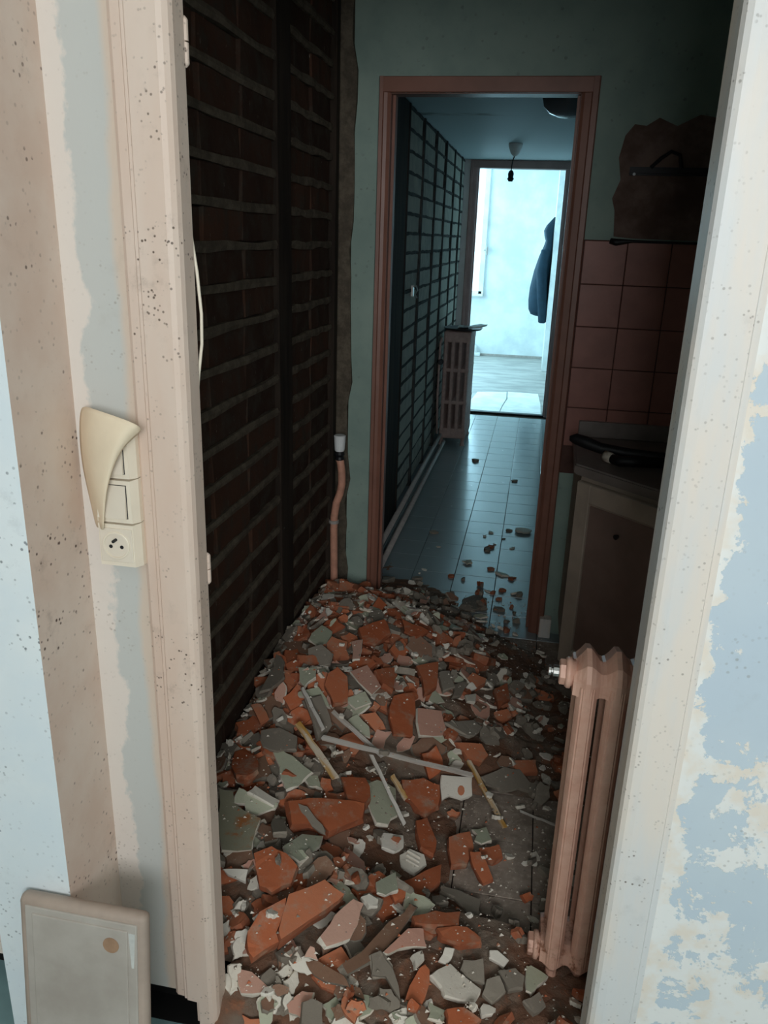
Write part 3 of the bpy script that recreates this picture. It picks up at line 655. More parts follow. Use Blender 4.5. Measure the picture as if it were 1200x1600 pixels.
for a in ((-2.84, -2.80, 8.4, 8.46, .6, 2.4), (-2.84, -2.80, 10.74, 10.8, .6, 2.4), (-2.84, -2.80, 9.56, 9.64, .6, 2.4), (-2.84, -2.80, 8.4, 10.8, .6, .65), (-2.84, -2.80, 8.4, 10.8, 2.35, 2.4)):
    obj('window_frame', B(*a), 'white', wn)
b = struct(obj('baseboard_far_back', B(-.8, .1, 11.495, 11.515, 0, .03), 'pipegrey'))
# boxed-out corner of the far room, coat hanging on its side
struct(obj('wall_far_corner', B(.100, 1.55, 10.35, 11.51, 0, 2.62), 'white'))
ct = thing('hooded_coat', 'dark navy hooded coat hanging on the white wall in the far room', 'coat')
bm = bmesh.new(); prev = None
for z, xl, xr, y0, y1 in ((1.84, .085, .098, 10.62, 10.72), (1.80, .05, .098, 10.55, 10.78), (1.74, .00, .098, 10.48, 10.82), (1.68, -.025, .098, 10.46, 10.84), (1.62, -.015, .098, 10.46, 10.84), (1.56, .005, .098, 10.45, 10.86), (1.50, -.01, .098, 10.44, 10.90), (1.38, -.055, .098, 10.42, 10.95), (1.20, -.105, .098, 10.42, 10.98), (1.00, -.140, .098, 10.42, 11.0), (.85, -.145, .098, 10.42, 11.0), (.74, -.135, .098, 10.43, 10.98), (.68, -.105, .098, 10.45, 10.96), (.66, -.05, .098, 10.5, 10.9)):
    cx, rx, cy, ry = (xl + xr) / 2, (xr - xl) / 2, (y0 + y1) / 2, (y1 - y0) / 2
    cur = []
    for k in range(16):
        a = 2 * math.pi * k / 16; f = 1 + .05 * math.sin(5 * a + z * 3)
        cur.append(bm.verts.new((min(cx + rx * math.copysign(abs(math.cos(a)) ** .7, math.cos(a)) * f, .098), cy + ry * math.copysign(abs(math.sin(a)) ** .7, math.sin(a)) * f, z)))
    if prev:
        for k in range(16): bm.faces.new((prev[k], prev[(k + 1) % 16], cur[(k + 1) % 16], cur[k]))
    else: bm.faces.new(cur)
    prev = cur
bm.faces.new(prev[::-1]); obj('body', bm, 'navy', ct, True)
bm = bmesh.new(); tube(bm, [(.01, 10.46, 1.45), (-.01, 10.42, 1.2), (.02, 10.42, .9), (.045, 10.43, .68), (.05, 10.43, .60), (.05, 10.43, .585)], [.05, .065, .062, .055, .05, .03], 12); obj('sleeve', bm, 'navy', ct, True)
# white sheets by the threshold, bits of pipe at the far wall
for k, (pts, lab) in enumerate((([(-.60, 7.64), (-.285, 7.61), (-.275, 7.9), (-.25, 8.3), (-.265, 8.70), (-.57, 8.60), (-.60, 8.1)], 'left of two white sheets lying on the far room floor'),
                                ([(-.278, 7.61), (.105, 7.62), (.10, 8.1), (.07, 8.70), (-.25, 8.72), (-.235, 8.3), (-.265, 7.9)], 'right of two white sheets lying on the far room floor'))):
    bm = bmesh.new(); prism_z(bm, pts, 0, .004); tag(obj('floor_sheet', bm, 'sheet'), lab, 'sheet', 'floor sheets')
vp_ = thing('pipe_stub', 'white heating pipe stub low on the far back wall', 'pipe')
bm = bmesh.new(); tube(bm, [(-.98, 11.46, .15), (-.86, 11.46, .15), (-.83, 11.46, .13), (-.83, 11.46, .03)], .016, 10); obj('pipe', bm, 'white', vp_, True)
bm = bmesh.new(); box(bm, -.86, -.76, 11.42, 11.49, 0, .045, bev=.006); obj('foot', bm, 'white', vp_)
# ================================================================== RUBBLE
GX0, GY0, CELL = -.80, 1.00, .01
NXg, NYg = 150, 270
gx = GX0 + (np.arange(NXg) + .5) * CELL; gy = GY0 + (np.arange(NYg) + .5) * CELL
XX, YY = np.meshgrid(gx, gy, indexing='ij')
def sstep(v, a, b):
    q = np.clip((v - a) / (b - a), 0, 1); return q * q * (3 - 2 * q)
def target_height(x, y):
    A = np.interp(y, [1.05, 1.16, 1.3, 1.5, 1.75, 2.1, 2.6, 2.95, 3.12, 3.3, 3.5], [0, .06, .105, .155, .205, .25, .25, .205, .16, .10, .02])
    right = np.interp(y, [1.1, 1.5, 1.6, 1.95, 2.1, 2.6, 2.95, 3.1, 3.3], [.42, .30, .06, .05, .25, .32, .16, .06, -.04])
    wx = 1 - sstep(x, right - .85, right)
    base = np.where((y > 2.0) & (y < 2.9) & (x < .45), .02, 0) + np.where((y > 1.14) & (y < 1.5) & (x < .3), .022, 0)
    return A * wx + base
TG = target_height(XX, YY)
bump = np.zeros_like(TG)
rs = np.random.RandomState(5)
for _ in range(260):
    cx, cy, s, h = rs.uniform(-.8, .5), rs.uniform(1.1, 3.3), rs.uniform(.02, .07), rs.uniform(-.014, .016)
    bump += h * np.exp(-((XX - cx) ** 2 + (YY - cy) ** 2) / (2 * s * s))
MASK = np.zeros_like(TG, bool)
HM = np.maximum(TG * .84 + bump * np.clip(TG / .06, 0, 1) - .014, -.004)
def blocked(x, y, r=0.0):
    """walls, radiator, cabinet: no rubble inside them"""
    if x < -.765 + r * .6: return True
    if y < 1.235 and (x < -.50 + r * .7 or x > .195 - r * .7): return True
    if 3.03 - r * .5 < y < 3.20 + r * .5 and not (-.545 + r * .6 < x < .055 - r * .6): return True
    if .11 < x + r * .6 and 1.38 - r * .6 < y < 1.53 + r * .6 and x > .10: return True
    if x > .16 and y > 2.62 - (x - .178) - r * .8: return True
    return False
# the bed of crushed brick and dust the shards lie on
bm = bmesh.new(); ids = {}
for i in range(0, NXg - 1, 2):
    for j in range(0, NYg - 1, 2):
        x, y = gx[i], gy[j]
        if HM[i, j] > -.002 and x > -.766 and not (x > .15 and y > 2.64 - (x - .178)) and not (y < 1.21 and (x < -.522 or x > .195)) and not (3.05 < y < 3.2 and (x < -.55 or x > .06)): ids[i, j] = bm.verts.new((x, y, HM[i, j] + rs.uniform(-.003, .003)))
for (i, j) in list(ids):
    k = [(i, j), (i + 2, j), (i + 2, j + 2), (i, j + 2)]
    if all(q in ids for q in k): bm.faces.new([ids[q] for q in k])
o = obj('rubble_bed', bm, 'dust'); o['kind'] = 'stuff'; o['label'] = 'bed of crushed brick, mortar grit and dust under the shards'; o['category'] = 'rubble'

def jag(poly, amp, rr, lev=1):
    for _ in range(lev):
        out = []
        for a, b in zip(poly, poly[1:] + poly[:1]):
            dx, dy = b[0] - a[0], b[1] - a[1]; L = math.hypot(dx, dy); k = rr.uniform(-amp, amp)
            q = rr.uniform(.35, .65); out += [a, (a[0] + dx * q - dy * k, a[1] + dy * q + dx * k)]
        poly = out
    return poly
def shard_bm(poly, th, rr, ins=.10, rough=.12, rib=False):
    """flat shard: poly in metres, centred; top slot 0, broken edge slot 1, underside slot 2"""
    bm = bmesh.new(); n = len(poly); bot = []; mid = []; top = []
    ext = max(math.hypot(*p) for p in poly)
    tl = (rr.uniform(-.2, .2), rr.uniform(-.2, .2))
    for (x, y) in poly:
        f0 = 1 + rr.uniform(-.16, .02); f1 = 1 + rr.uniform(-.03, .06); f2 = 1 - rr.uniform(0, ins)
        w_ = th * (tl[0] * x + tl[1] * y) / ext
        bot.append(bm.verts.new((x * f0, y * f0, -th / 2 + rr.uniform(-rough, rough) * th)))
        mid.append(bm.verts.new((x * f1, y * f1, rr.uniform(0, .28) * th)))
        top.append(bm.verts.new((x * f2, y * f2, th / 2 + w_ + rr.uniform(-rough, rough) * th * .4)))
    f = bm.faces.new(top); f.material_index = 0
    f = bm.faces.new(bot[::-1]); f.material_index = 2
    for u, v in ((bot, mid), (mid, top)):
        for k in range(n):
            f = bm.faces.new((u[k], u[(k + 1) % n], v[(k + 1) % n], v[k])); f.material_index = 1
    bmesh.ops.triangulate(bm, faces=[f for f in bm.faces if len(f.verts) > 4])
    return bm
KIND = {  # name, category, materials (face, edge, underside), thickness range
    'brick':  ('brick_shard', 'brick shard', ['r_brick', 'r_brickside', 'r_brick'], (.014, .030)),
    'mortar': ('mortar_chunk', 'mortar chunk', ['r_mortar', 'r_mortar', 'r_mortar'], (.012, .030)),
    'sage':   ('plaster_shard', 'plaster shard', ['r_sage', 'r_edge', 'r_mortar'], (.008, .014)),
    'pink':   ('tile_fragment', 'tile fragment', ['r_pink', 'r_edge', 'r_brown'], (.007, .011)),
    'white':  ('plaster_chip', 'plaster chip', ['r_white', 'r_white', 'r_edge'], (.007, .014)),
    'brown':  ('mortar_slab', 'mortar slab', ['r_brown', 'r_mortar', 'r_mortar'], (.012, .022)),
    'moss':   ('painted_slab', 'painted slab', ['r_moss', 'r_edge', 'r_mortar'], (.012, .02)),
}
def mk(kind, bm):
    nm, cat, mats, _ = KIND[kind]
    me = bpy.data.meshes.new(nm); bmesh.ops.recalc_face_normals(bm, faces=bm.faces[:]); bm.to_mesh(me); bm.free()
    for k in mats: me.materials.append(MT[k])
    return me
def cells(x, y, r):
    i0, i1 = int((x - r - GX0) / CELL), int((x + r - GX0) / CELL) + 1
    j0, j1 = int((y - r - GY0) / CELL), int((y + r - GY0) / CELL) + 1
    return max(i0, 0), min(i1, NXg), max(j0, 0), min(j1, NYg)
def fit(x, y, r):
    i0, i1, j0, j1 = cells(x, y, r)
    X, Y, Z = XX[i0:i1, j0:j1] - x, YY[i0:i1, j0:j1] - y, HM[i0:i1, j0:j1]
    m_ = (X * X + Y * Y) <= r * r
    if m_.sum() < 6: return float(HM[min(max(int((x - GX0) / CELL), 0), NXg - 1), min(max(int((y - GY0) / CELL), 0), NYg - 1)]), 0., 0., 0.
    A = np.c_[X[m_], Y[m_], np.ones(m_.sum())]; z = Z[m_]
    c = np.linalg.lstsq(A, z, rcond=None)[0]; res = z - A @ c
    return float(c[2]), float(np.clip(c[0], -.75, .75)), float(np.clip(c[1], -.75, .75)), float(np.percentile(res, 85))
def stamp(x, y, r, z, a, b):
    i0, i1, j0, j1 = cells(x, y, r)
    X, Y = XX[i0:i1, j0:j1] - x, YY[i0:i1, j0:j1] - y
    m_ = (X * X + Y * Y) <= r * r
    HM[i0:i1, j0:j1] = np.where(m_, np.maximum(HM[i0:i1, j0:j1], z + a * X + b * Y), HM[i0:i1, j0:j1])
def frame(a, b, ang):
    n = Vector((-a, -b, 1)).normalized(); u = Vector((math.cos(ang), math.sin(ang), 0)); u = (u - n * u.dot(n)).normalized()
    return Matrix((u, n.cross(u), n)).transposed()
rr = random.Random(21)
VAR = {}
for kind, nvar in (('brick', 16), ('mortar', 12), ('sage', 9), ('pink', 6), ('white', 9), ('brown', 6)):
    VAR[kind] = []
    for _ in range(nvar):
        n = rr.choice((4, 5, 5, 6, 7)); el = rr.uniform(1.0, 1.9); ph = rr.uniform(0, 6.28)
        P = []
        for k in range(n):
            a = ph + 2 * math.pi * (k + rr.uniform(-.28, .28)) / n; q = rr.uniform(.72, 1.15)
            P.append((math.cos(a) * q * el ** .5, math.sin(a) * q / el ** .5))
        P = jag(P, .16, rr, 1)
        if kind in ('sage', 'white'): P = jag(P, .12, rr, 1)
        VAR[kind].append([mk(kind, shard_bm([(x * .05, y * .05) for x, y in P], {'brick': .024, 'mortar': .026, 'sage': .012, 'pink': .010, 'white': .013, 'brown': .018}[kind], rr)), el])
ADJ = {'brick': 'orange brick shard', 'mortar': 'grey mortar chunk', 'sage': 'sage-green painted plaster shard', 'pink': 'pink glazed tile fragment', 'white': 'white plaster chip', 'brown': 'brown mortar slab'}
def zone(x, y):
    if y > 3.2: return 'on the hall floor tiles ' + ('beside the right door jamb' if x > -.12 else 'beyond the second doorway')
    if y > 2.95: return 'between the posts of the second doorway'
    if y > 2.6: return ('by the capped pipe' if x < -.52 else 'before the second doorway, left' if x < -.3 else 'before the second doorway, middle' if x < -.08 else 'by the second doorway right post')
    if x > .05 and y > 1.95: return 'in the shade below the corner cabinet'
    if y > 2.2: return ('along the rear brick wall' if x < -.5 else 'near the heap crest' if x < -.22 else 'on the rear right slope')
    if y > 1.85: return ('at the brick wall left of the laths' if x < -.5 else 'around the crossed laths' if x < -.2 else 'right of the crossed laths')
    if y > 1.55: return ('beside the left jamb' if x < -.42 else 'just in front of the crossed laths' if x < -.15 else 'by the bare floor tiles')
    if y > 1.33: return ('low beside the left jamb' if x < -.38 else 'around the large split brick' if x < -.15 else 'left of the radiator foot' if x < .05 else 'at the radiator foot')
    return 'at the very front, ' + ('by the left jamb' if x < -.36 else 'between the jambs' if x < -.02 else 'by the right jamb')
def place(kind, x, y, size, tilt, lift=.3, flip=.0):
    me, el = rr.choice(VAR[kind]); nm, cat, _, th = KIND[kind]
    z, a, b, res = fit(x, y, size * .9)
    a += rr.gauss(0, tilt); b += rr.gauss(0, tilt); q = math.hypot(a, b)
    if q > 1.6: a, b = a * 1.6 / q, b * 1.6 / q
    s = size / .05; zs = max(.7, min(1.25, s ** .45)) * rr.uniform(.75, 1.15)
    t2 = {'brick': .024, 'mortar': .026, 'sage': .012, 'pink': .010, 'white': .013, 'brown': .018}[kind] * zs / 2
    zc = max(z + res * lift + t2 * .7, t2 * .9 + abs(q) * size * .35 - .004)
    o = bpy.data.objects.new(nm, me); COL.objects.link(o)
    M3 = frame(a, b, rr.uniform(0, 6.283))
    fl = rr.random() < flip
    if fl: M3 = M3 @ Matrix.Rotation(math.pi, 3, 'X')
    o.matrix_world = Matrix.Translation((x, y, zc)) @ M3.to_4x4() @ Matrix.Diagonal((s, s * rr.uniform(.85, 1.1), zs, 1))
    stamp(x, y, size * .75, zc + t2, a * .8, b * .8)
    sz = 'thumb-sized' if size < .022 else 'small' if size < .034 else 'palm-sized' if size < .05 else 'hand-sized'
    lay = 'steeply tilted ' if q > .75 else 'tilted ' if q > .4 else ''
    lay += 'long ' if el > 1.6 else 'compact ' if el < 1.25 else ''
    under = ', face down' if fl and kind == 'sage' else ''
    tag(o, f'{sz} {lay}{ADJ[kind]} {zone(x, y)}{under}'.replace('  ', ' ').replace('sage-green painted plaster', 'sage-green plaster'), cat, f'{cat}s in the rubble')
    return o
def pick(sz, tries=14):
    best = None
    for _ in range(tries):
        x, y = rr.uniform(-.76, .32), rr.uniform(1.17, 3.42)
        if blocked(x, y, sz): continue
        i, j = int((x - GX0) / CELL), int((y - GY0) / CELL)
        if TG[i, j] < .006 and rr.random() < .93: continue
        d = HM[i, j] - TG[i, j] + rr.uniform(0, .015)
        if best is None or d < best[0]: best = (d, x, y)
    return best
# lower layer, then mixed upper layers
for kind, n, lo, hi, tl in (('mortar', 68, .03, .05, .12), ('brick', 100, .032, .062, .14), ('brown', 36, .035, .06, .14), ('sage', 34, .03, .055, .16), ('pink', 30, .028, .05, .16),
                            ('brick', 90, .02, .045, .22), ('mortar', 76, .016, .038, .2), ('sage', 44, .02, .04, .22), ('white', 70, .014, .03, .25), ('pink', 26, .02, .035, .22), ('brown', 60, .018, .04, .22)):
    for _ in range(n):
        s = rr.uniform(lo, hi); p = pick(s)
        if p: place(kind, p[1], p[2], s * (.8 + .1 * min(2.5, p[2])), tl, .35, .35 if kind == 'sage' else 0)

# ---- shards that can be made out one by one in the photograph
def cast(px, py):
    d = ray(px, py); t0 = 1.0
    while t0 < 5:
        p = EYE + d * t0; i, j = int((p[0] - GX0) / CELL), int((p[1] - GY0) / CELL)
        if 0 <= i < NXg and 0 <= j < NYg:
            if p[2] <= HM[i, j]: return p
        elif p[2] <= 0: return p
        t0 += .004
    return p
ZO = {'a': (330, 1100, 4.138), 'b': (580, 1100, 4.0), 'c': (330, 1350, 4.138), 'd': (580, 1350, 4.0), 'e': (330, 860, 3.243), 'f': (600, 860, 4.0)}
def shard(kind, zo, pts, th, label, jg=.07, rough=.12, like=None):
    x0, y0, s = ZO[zo]; px = [(x0 + x / s, y0 + y / s) for x, y in pts]
    cx, cy = sum(p[0] for p in px) / len(px), sum(p[1] for p in px) / len(px)
    c = cast(cx, cy); d = ray(cx, cy)
    ext = np.median([math.hypot(p[0] - cx, p[1] - cy) for p in px]) / FPX * float((c - EYE) @ FW)
    z, a, b, res = fit(c[0], c[1], max(.03, ext * 1.1))
    a = max(-.45, min(.45, a * .8 + rr.gauss(0, .06))); b = max(-.35, min(.45, b * .8 + rr.gauss(0, .06)))
    zc = max(z + max(res, 0) * .75 + th * .55, th * .55 + .002)
    # centre on the ray at that height
    q = EYE + d * ((zc - CAM_H) / d[2]); ctr = Vector(q)
    if like is not None:                             # lies in the plane of another piece
        n = like.matrix_world.to_3x3().col[2].normalized(); a, b = -n.x / n.z, -n.y / n.z
        k = n.dot(like.matrix_world.translation - Vector(EYE)) / n.dot(Vector(d)); ctr = Vector(EYE) + Vector(d) * k; zc = ctr.z
    M3 = frame(a, b, 0); n = M3.col[2]; top = ctr + n * (th / 2)
    loc = []
    for (u, v) in px:
        dr_ = Vector(ray(u, v)); k = n.dot(top - Vector(EYE)) / n.dot(dr_); P = Vector(EYE) + dr_ * k
        l = M3.transposed() @ (P - ctr); loc.append((l.x, l.y))
    area = sum(p[0] * q_[1] - p[1] * q_[0] for p, q_ in zip(loc, loc[1:] + loc[:1]))
    if area < 0: loc = loc[::-1]
    loc = jag(loc, jg, rr, 1)
    nm, cat, _, _ = KIND[kind]
    o = bpy.data.objects.new(nm, mk(kind, shard_bm(loc, th, rr, .06, rough))); COL.objects.link(o)
    o.matrix_world = Matrix.Translation(ctr) @ M3.to_4x4()
    ext2 = sorted(math.hypot(*p) for p in loc)[len(loc) // 3]
    stamp(ctr.x, ctr.y, ext2 * .9, zc + th / 2, a, b)
    i0, i1, j0, j1 = cells(ctr.x, ctr.y, ext2 * 1.1); MASK[i0:i1, j0:j1] = True
    return tag(o, label, cat)
HAND = []
def S(*a, **k):
    o = shard(*a, **k); HAND.append(o); return o
# rear of the heap
S('sage', 'e', [(495, 450), (560, 375), (615, 410), (600, 470), (540, 485)], .012, 'pale sage plaster shard high on the heap, below the capped pipe')
S('mortar', 'e', [(490, 500), (560, 475), (615, 520), (600, 570), (530, 585), (490, 550)], .02, 'rounded grey mortar disc just below the topmost sage shard')
S('sage', 'e', [(440, 590), (535, 590), (530, 640), (470, 690), (445, 660)], .012, 'square sage plaster shard near the foot of the middle stud')
S('sage', 'e', [(440, 715), (545, 690), (605, 800), (570, 780), (530, 735), (440, 735)], .012, 'bent sage plaster strip above the grey slab at the brick wall')
S('mortar', 'e', [(478, 750), (560, 725), (612, 890), (585, 940), (540, 955)], .018, 'long dark grey mortar slab left of the crossed laths')
S('sage', 'e', [(680, 750), (780, 710), (812, 770), (730, 802)], .011, 'small sage shard above the upper lath, nearest the pink tile bit')
S('sage', 'e', [(690, 860), (740, 830), (800, 890), (806, 950), (750, 930)], .011, 'sage shard tucked right behind the crossing of the laths')
S('pink', 'e', [(705, 610), (790, 580), (862, 690), (815, 730)], .012, 'mauve-pink tile fragment with a long white edge in the upper heap')
S('brick', 'e', [(575, 680), (590, 620), (640, 585), (692, 640), (692, 770), (620, 772)], .02, 'upright orange brick piece left of the mauve tile fragment')
S('brick', 'e', [(745, 395), (880, 348), (912, 420), (830, 472), (770, 462)], .022, 'broad orange brick shard at the crest of the heap')
S('pink', 'e', [(525, 350), (580, 285), (592, 345)], .01, 'triangular pink tile fragment at the top of the heap by the pipe')
S('pink', 'e', [(710, 460), (766, 450), (752, 550), (715, 556)], .01, 'narrow pink tile fragment standing below the crest')
S('brick', 'e', [(830, 605), (932, 588), (922, 712), (870, 675)], .02, 'red brick flake right of the mauve tile fragment')
S('mortar', 'e', [(245, 715), (330, 520), (372, 560), (372, 640), (300, 700)], .016, 'dark grey slab resting along the foot of the brick wall')
S('brick', 'e', [(200, 780), (250, 775), (292, 850), (250, 880)], .018, 'dark red brick piece near the brick wall foot')
S('mortar', 'f', [(490, 305), (560, 275), (640, 295), (645, 345), (570, 372), (500, 345)], .015, 'blue-grey plaster flake on the sill of the second doorway')
S('mortar', 'f', [(340, 760), (412, 750), (445, 850), (370, 872)], .016, 'small pale grey slab on the right slope of the heap')
S('brick', 'f', [(110, 430), (240, 475), (282, 500), (200, 542), (130, 505)], .02, 'wide brick shard behind the crest, towards the second doorway')
S('white', 'f', [(510, 900), (577, 894), (572, 947), (520, 942)], .012, 'lone white plaster chip in the dark right part of the heap')
S('brick', 'f', [(690, 862), (770, 830), (792, 930), (720, 992)], .02, 'dusky brick shard in the shade near the cabinet')
S('brick', 'f', [(200, 722), (342, 690), (332, 850), (250, 902)], .022, 'deep red brick shard in the middle of the right slope')
S('brick', 'f', [(60, 910), (190, 880), (200, 1010), (180, 1160), (60, 1150), (30, 1040)], .022, 'broad red brick face left of the square pink tile')
# middle
S('pink', 'b', [(290, 25), (440, 40), (470, 150), (448, 196), (300, 198)], .014, 'square pink tile fragment with white edge behind the long lath')
S('mortar', 'b', [(450, 112), (640, 98), (692, 140), (650, 192), (600, 196), (520, 152)], .014, 'flat grey flake right of the square pink tile')
S('brick', 'b', [(525, 235), (690, 250), (732, 320), (690, 372), (600, 332)], .02, 'orange brick shard behind the tip of the yellow lath')
S('mortar', 'b', [(690, 452), (830, 390), (930, 410), (1085, 572), (930, 522), (820, 546), (720, 502)], .014, 'big dark grey flake with a pale broken rim near the radiator')
S('brick', 'b', [(850, 345), (1030, 352), (1042, 425), (920, 430)], .018, 'dull brick shard above the big grey flake by the radiator')
S('brick', 'b', [(190, 470), (330, 458), (432, 500), (422, 640), (340, 702), (270, 642), (200, 572)], .026, 'large orange brick face left of the spotted white plaster')
wp = S('white', 'b', [(440, 442), (630, 460), (632, 570), (570, 592), (490, 572), (440, 602)], .012, 'white plaster plate with an orange worn spot beside the yellow lath', .05, .04)
S('sage', 'a', [(1005, 512), (1075, 485), (1195, 545), (1205, 720), (1142, 782), (1070, 772), (1015, 642)], .012, 'mint-green plaster shard under the thin lath')
S('brick', 'a', [(840, 460), (1000, 470), (1032, 600), (990, 652), (880, 622)], .024, 'orange brick block left of the mint-green shard')
S('brick', 'a', [(490, 620), (620, 598), (820, 612), (1000, 642), (985, 742), (760, 832), (700, 782), (520, 782)], .034, 'long orange brick slab with a grey mortar smear, mid heap')
S('mortar', 'a', [(560, 640), (620, 660), (720, 780), (740, 850), (650, 790), (570, 690)], .012, 'grey mortar strip lying across the long orange slab')
S('sage', 'a', [(385, 240), (480, 310), (570, 370), (657, 440), (600, 492), (560, 532), (482, 562), (450, 482), (440, 400)], .012, 'pointed sage plaster shard left of the yellow-stained lath')
S('brick', 'a', [(150, 302), (215, 290), (290, 342), (302, 430), (240, 472), (160, 462), (130, 402)], .024, 'rounded red brick lump close to the left jamb')
S('sage', 'a', [(145, 640), (178, 540), (240, 572), (330, 602), (440, 642), (420, 672), (350, 692), (290, 722), (225, 692), (215, 642)], .012, 'notched sage shard with a cream rim near the left jamb')
S('white', 'a', [(240, 560), (285, 525), (442, 628), (405, 660)], .014, 'cream plaster strip along the notched sage shard')
S('moss', 'a', [(48, 540), (140, 560), (150, 640), (322, 740), (270, 880), (260, 942), (70, 942), (48, 700)], .016, 'large olive-stained plaster slab pressed against the left jamb')
S('mortar', 'a', [(320, 172), (440, 150), (560, 210), (550, 290), (430, 302), (340, 272)], .016, 'flat grey flake above the pointed sage shard')
S('mortar', 'a', [(395, 742), (480, 738), (492, 820), (400, 828)], .018, 'squarish dark grey bit below the notched sage shard')
S('sage', 'a', [(462, 920), (590, 835), (722, 850), (700, 922), (640, 992), (570, 1022), (490, 972)], .012, 'sage shard with white torn edge above the square orange brick')
S('brick', 'a', [(270, 960), (390, 910), (490, 960), (562, 1050), (520, 1162), (390, 1222), (310, 1182), (285, 1062)], .03, 'squarish bright orange brick piece left of the torn sage shard')
S('pink', 'a', [(820, 1022), (865, 920), (990, 1022), (1002, 1100), (930, 1152), (870, 1132)], .012, 'dusty pink shard behind the large split brick')
S('white', 'a', [(75, 1065), (240, 1070), (225, 1152), (110, 1102)], .012, 'cream plaster splinter at the foot of the left jamb')
S('white', 'b', [(65, 832), (80, 800), (202, 822), (202, 892), (150, 926), (70, 892)], .012, 'plain cream plaster plate above the ribbed piece')
rb = S('white', 'b', [(178, 942), (240, 900), (332, 940), (347, 1002), (270, 1067), (185, 1012)], .014, 'ribbed off-white tile back in the middle foreground', .04, .04)
S('brick', 'b', [(280, 722), (350, 700), (412, 860), (390, 942), (310, 892)], .02, 'orange brick flake right of the cream plate')
S('brick', 'b', [(480, 832), (620, 790), (642, 900), (600, 1002), (500, 1002)], .024, 'orange brick piece half covered in grey mortar')
S('brick', 'b', [(672, 900), (800, 880), (822, 950), (760, 982), (690, 942)], .02, 'orange brick corner beside the bare floor tiles')
S('brick', 'b', [(615, 922), (680, 920), (762, 1090), (700, 1122), (640, 1022)], .02, 'narrow orange brick sliver pointing to the radiator')
S('sage', 'b', [(628, 782), (722, 770), (752, 850), (690, 872), (645, 850), (665, 815)], .011, 'grey-green plaster chip under the end of the yellow lath')
S('sage', 'b', [(30, 1112), (155, 1050), (172, 1160), (90, 1192), (40, 1172)], .012, 'sage plaster piece just below the ribbed tile back')
# front
sb = S('brick', 'c', [(500, 200), (740, 90), (862, 190), (830, 230), (640, 360), (450, 492), (430, 432)], .042, 'right half of the large split orange brick in the foreground', .03, .06)
S('brick', 'c', [(230, 440), (310, 310), (490, 212), (478, 290), (425, 440), (440, 492), (270, 606), (230, 540)], .042, 'left half of the large split orange brick in the foreground', .03, .06, like=sb)
S('pink', 'c', [(700, 470), (800, 330), (920, 222), (992, 250), (950, 392), (900, 482), (740, 542)], .022, 'chalky pink lump with brick streak right of the split brick')
S('brown', 'c', [(828, 660), (1150, 370), (1202, 400), (1290, 250), (1340, 270), (1210, 460), (880, 716)], .018, 'long brown-grey mortar bar slanting across the foreground')
S('brown', 'c', [(600, 612), (680, 620), (860, 722), (902, 800), (740, 762), (630, 682)], .016, 'brown-grey mortar slab below the chalky pink lump')
S('pink', 'c', [(165, 670), (260, 690), (377, 800), (330, 832), (190, 842)], .014, 'salmon shard in front of the split brick, near the left jamb')
S('pink', 'c', [(485, 912), (590, 820), (662, 830), (650, 872), (592, 1002), (500, 962)], .014, 'pale pink pointed shard at the bottom of the doorway')
S('mortar', 'c', [(592, 892), (650, 866), (722, 900), (722, 1034), (582, 1034)], .02, 'upright grey mortar block beside the pale pink pointed shard')
S('mortar', 'c', [(1018, 592), (1100, 560), (1172, 650), (1182, 742), (1130, 722), (1040, 742)], .014, 'grey flake with white torn rim below the mortar bar')
S('pink', 'c', [(600, 602), (640, 530), (668, 540), (692, 622)], .01, 'tiny pale pink shard wedged under the split brick')
S('white', 'c', [(970, 210), (1020, 188), (1082, 230), (1076, 276), (1020, 276)], .012, 'small cream chip behind the brown mortar bar')
S('white', 'd', [(370, 692), (495, 620), (692, 780), (660, 852), (460, 822), (440, 770)], .014, 'large white tile piece at the front of the heap')
S('brick', 'd', [(300, 650), (340, 620), (366, 660), (342, 830), (320, 872), (210, 852), (240, 760)], .02, 'lens-shaped vivid orange brick flake left of the white tile piece')
S('pink', 'd', [(70, 552), (230, 400), (330, 400), (347, 515), (220, 517), (100, 566)], .014, 'dusty pink brick face with white lip above the orange lens')
S('brick', 'd', [(250, 330), (400, 290), (562, 290), (550, 380), (400, 382), (270, 372)], .022, 'long orange brick rib lying flat, centre foreground')
S('brick', 'd', [(410, 402), (600, 390), (692, 460), (690, 502), (560, 502), (440, 452)], .022, 'orange brick shard with white crumbs, right foreground')
S('mortar', 'd', [(430, 132), (560, 170), (692, 222), (682, 326), (610, 312), (520, 202), (430, 162)], .016, 'grey slab with a white top rim left of the bare tiles')
S('sage', 'd', [(970, 630), (1000, 630), (1106, 700), (1040, 760), (1002, 812), (968, 790)], .012, 'pale mint shard at the foot of the radiator')
S('white', 'd', [(740, 540), (790, 540), (862, 600), (832, 642), (740, 582)], .014, 'white plaster lump left of the mint shard')
S('white', 'd', [(420, 602), (460, 520), (522, 530), (502, 592), (470, 622)], .014, 'white curled chip just above the white tile piece')
S('brick', 'd', [(470, 902), (580, 890), (692, 982), (660, 1002), (480, 1002)], .022, 'orange brick shard at the bottom edge below the white tile piece')
S('mortar', 'd', [(570, 602), (700, 590), (712, 740), (640, 722), (560, 652)], .018, 'greenish grey chunk right of the white curled chip')
S('mortar', 'd', [(800, 662), (900, 650), (962, 702), (950, 770), (860, 782)], .02, 'grey chunk between white lump and mint shard')
S('mortar', 'd', [(950, 852), (1050, 800), (1092, 880), (1020, 932)], .016, 'grey flake below the mint shard')
S('white', 'd', [(260, 562), (320, 535), (332, 602), (280, 652)], .014, 'cream shell-like chip above the orange lens')
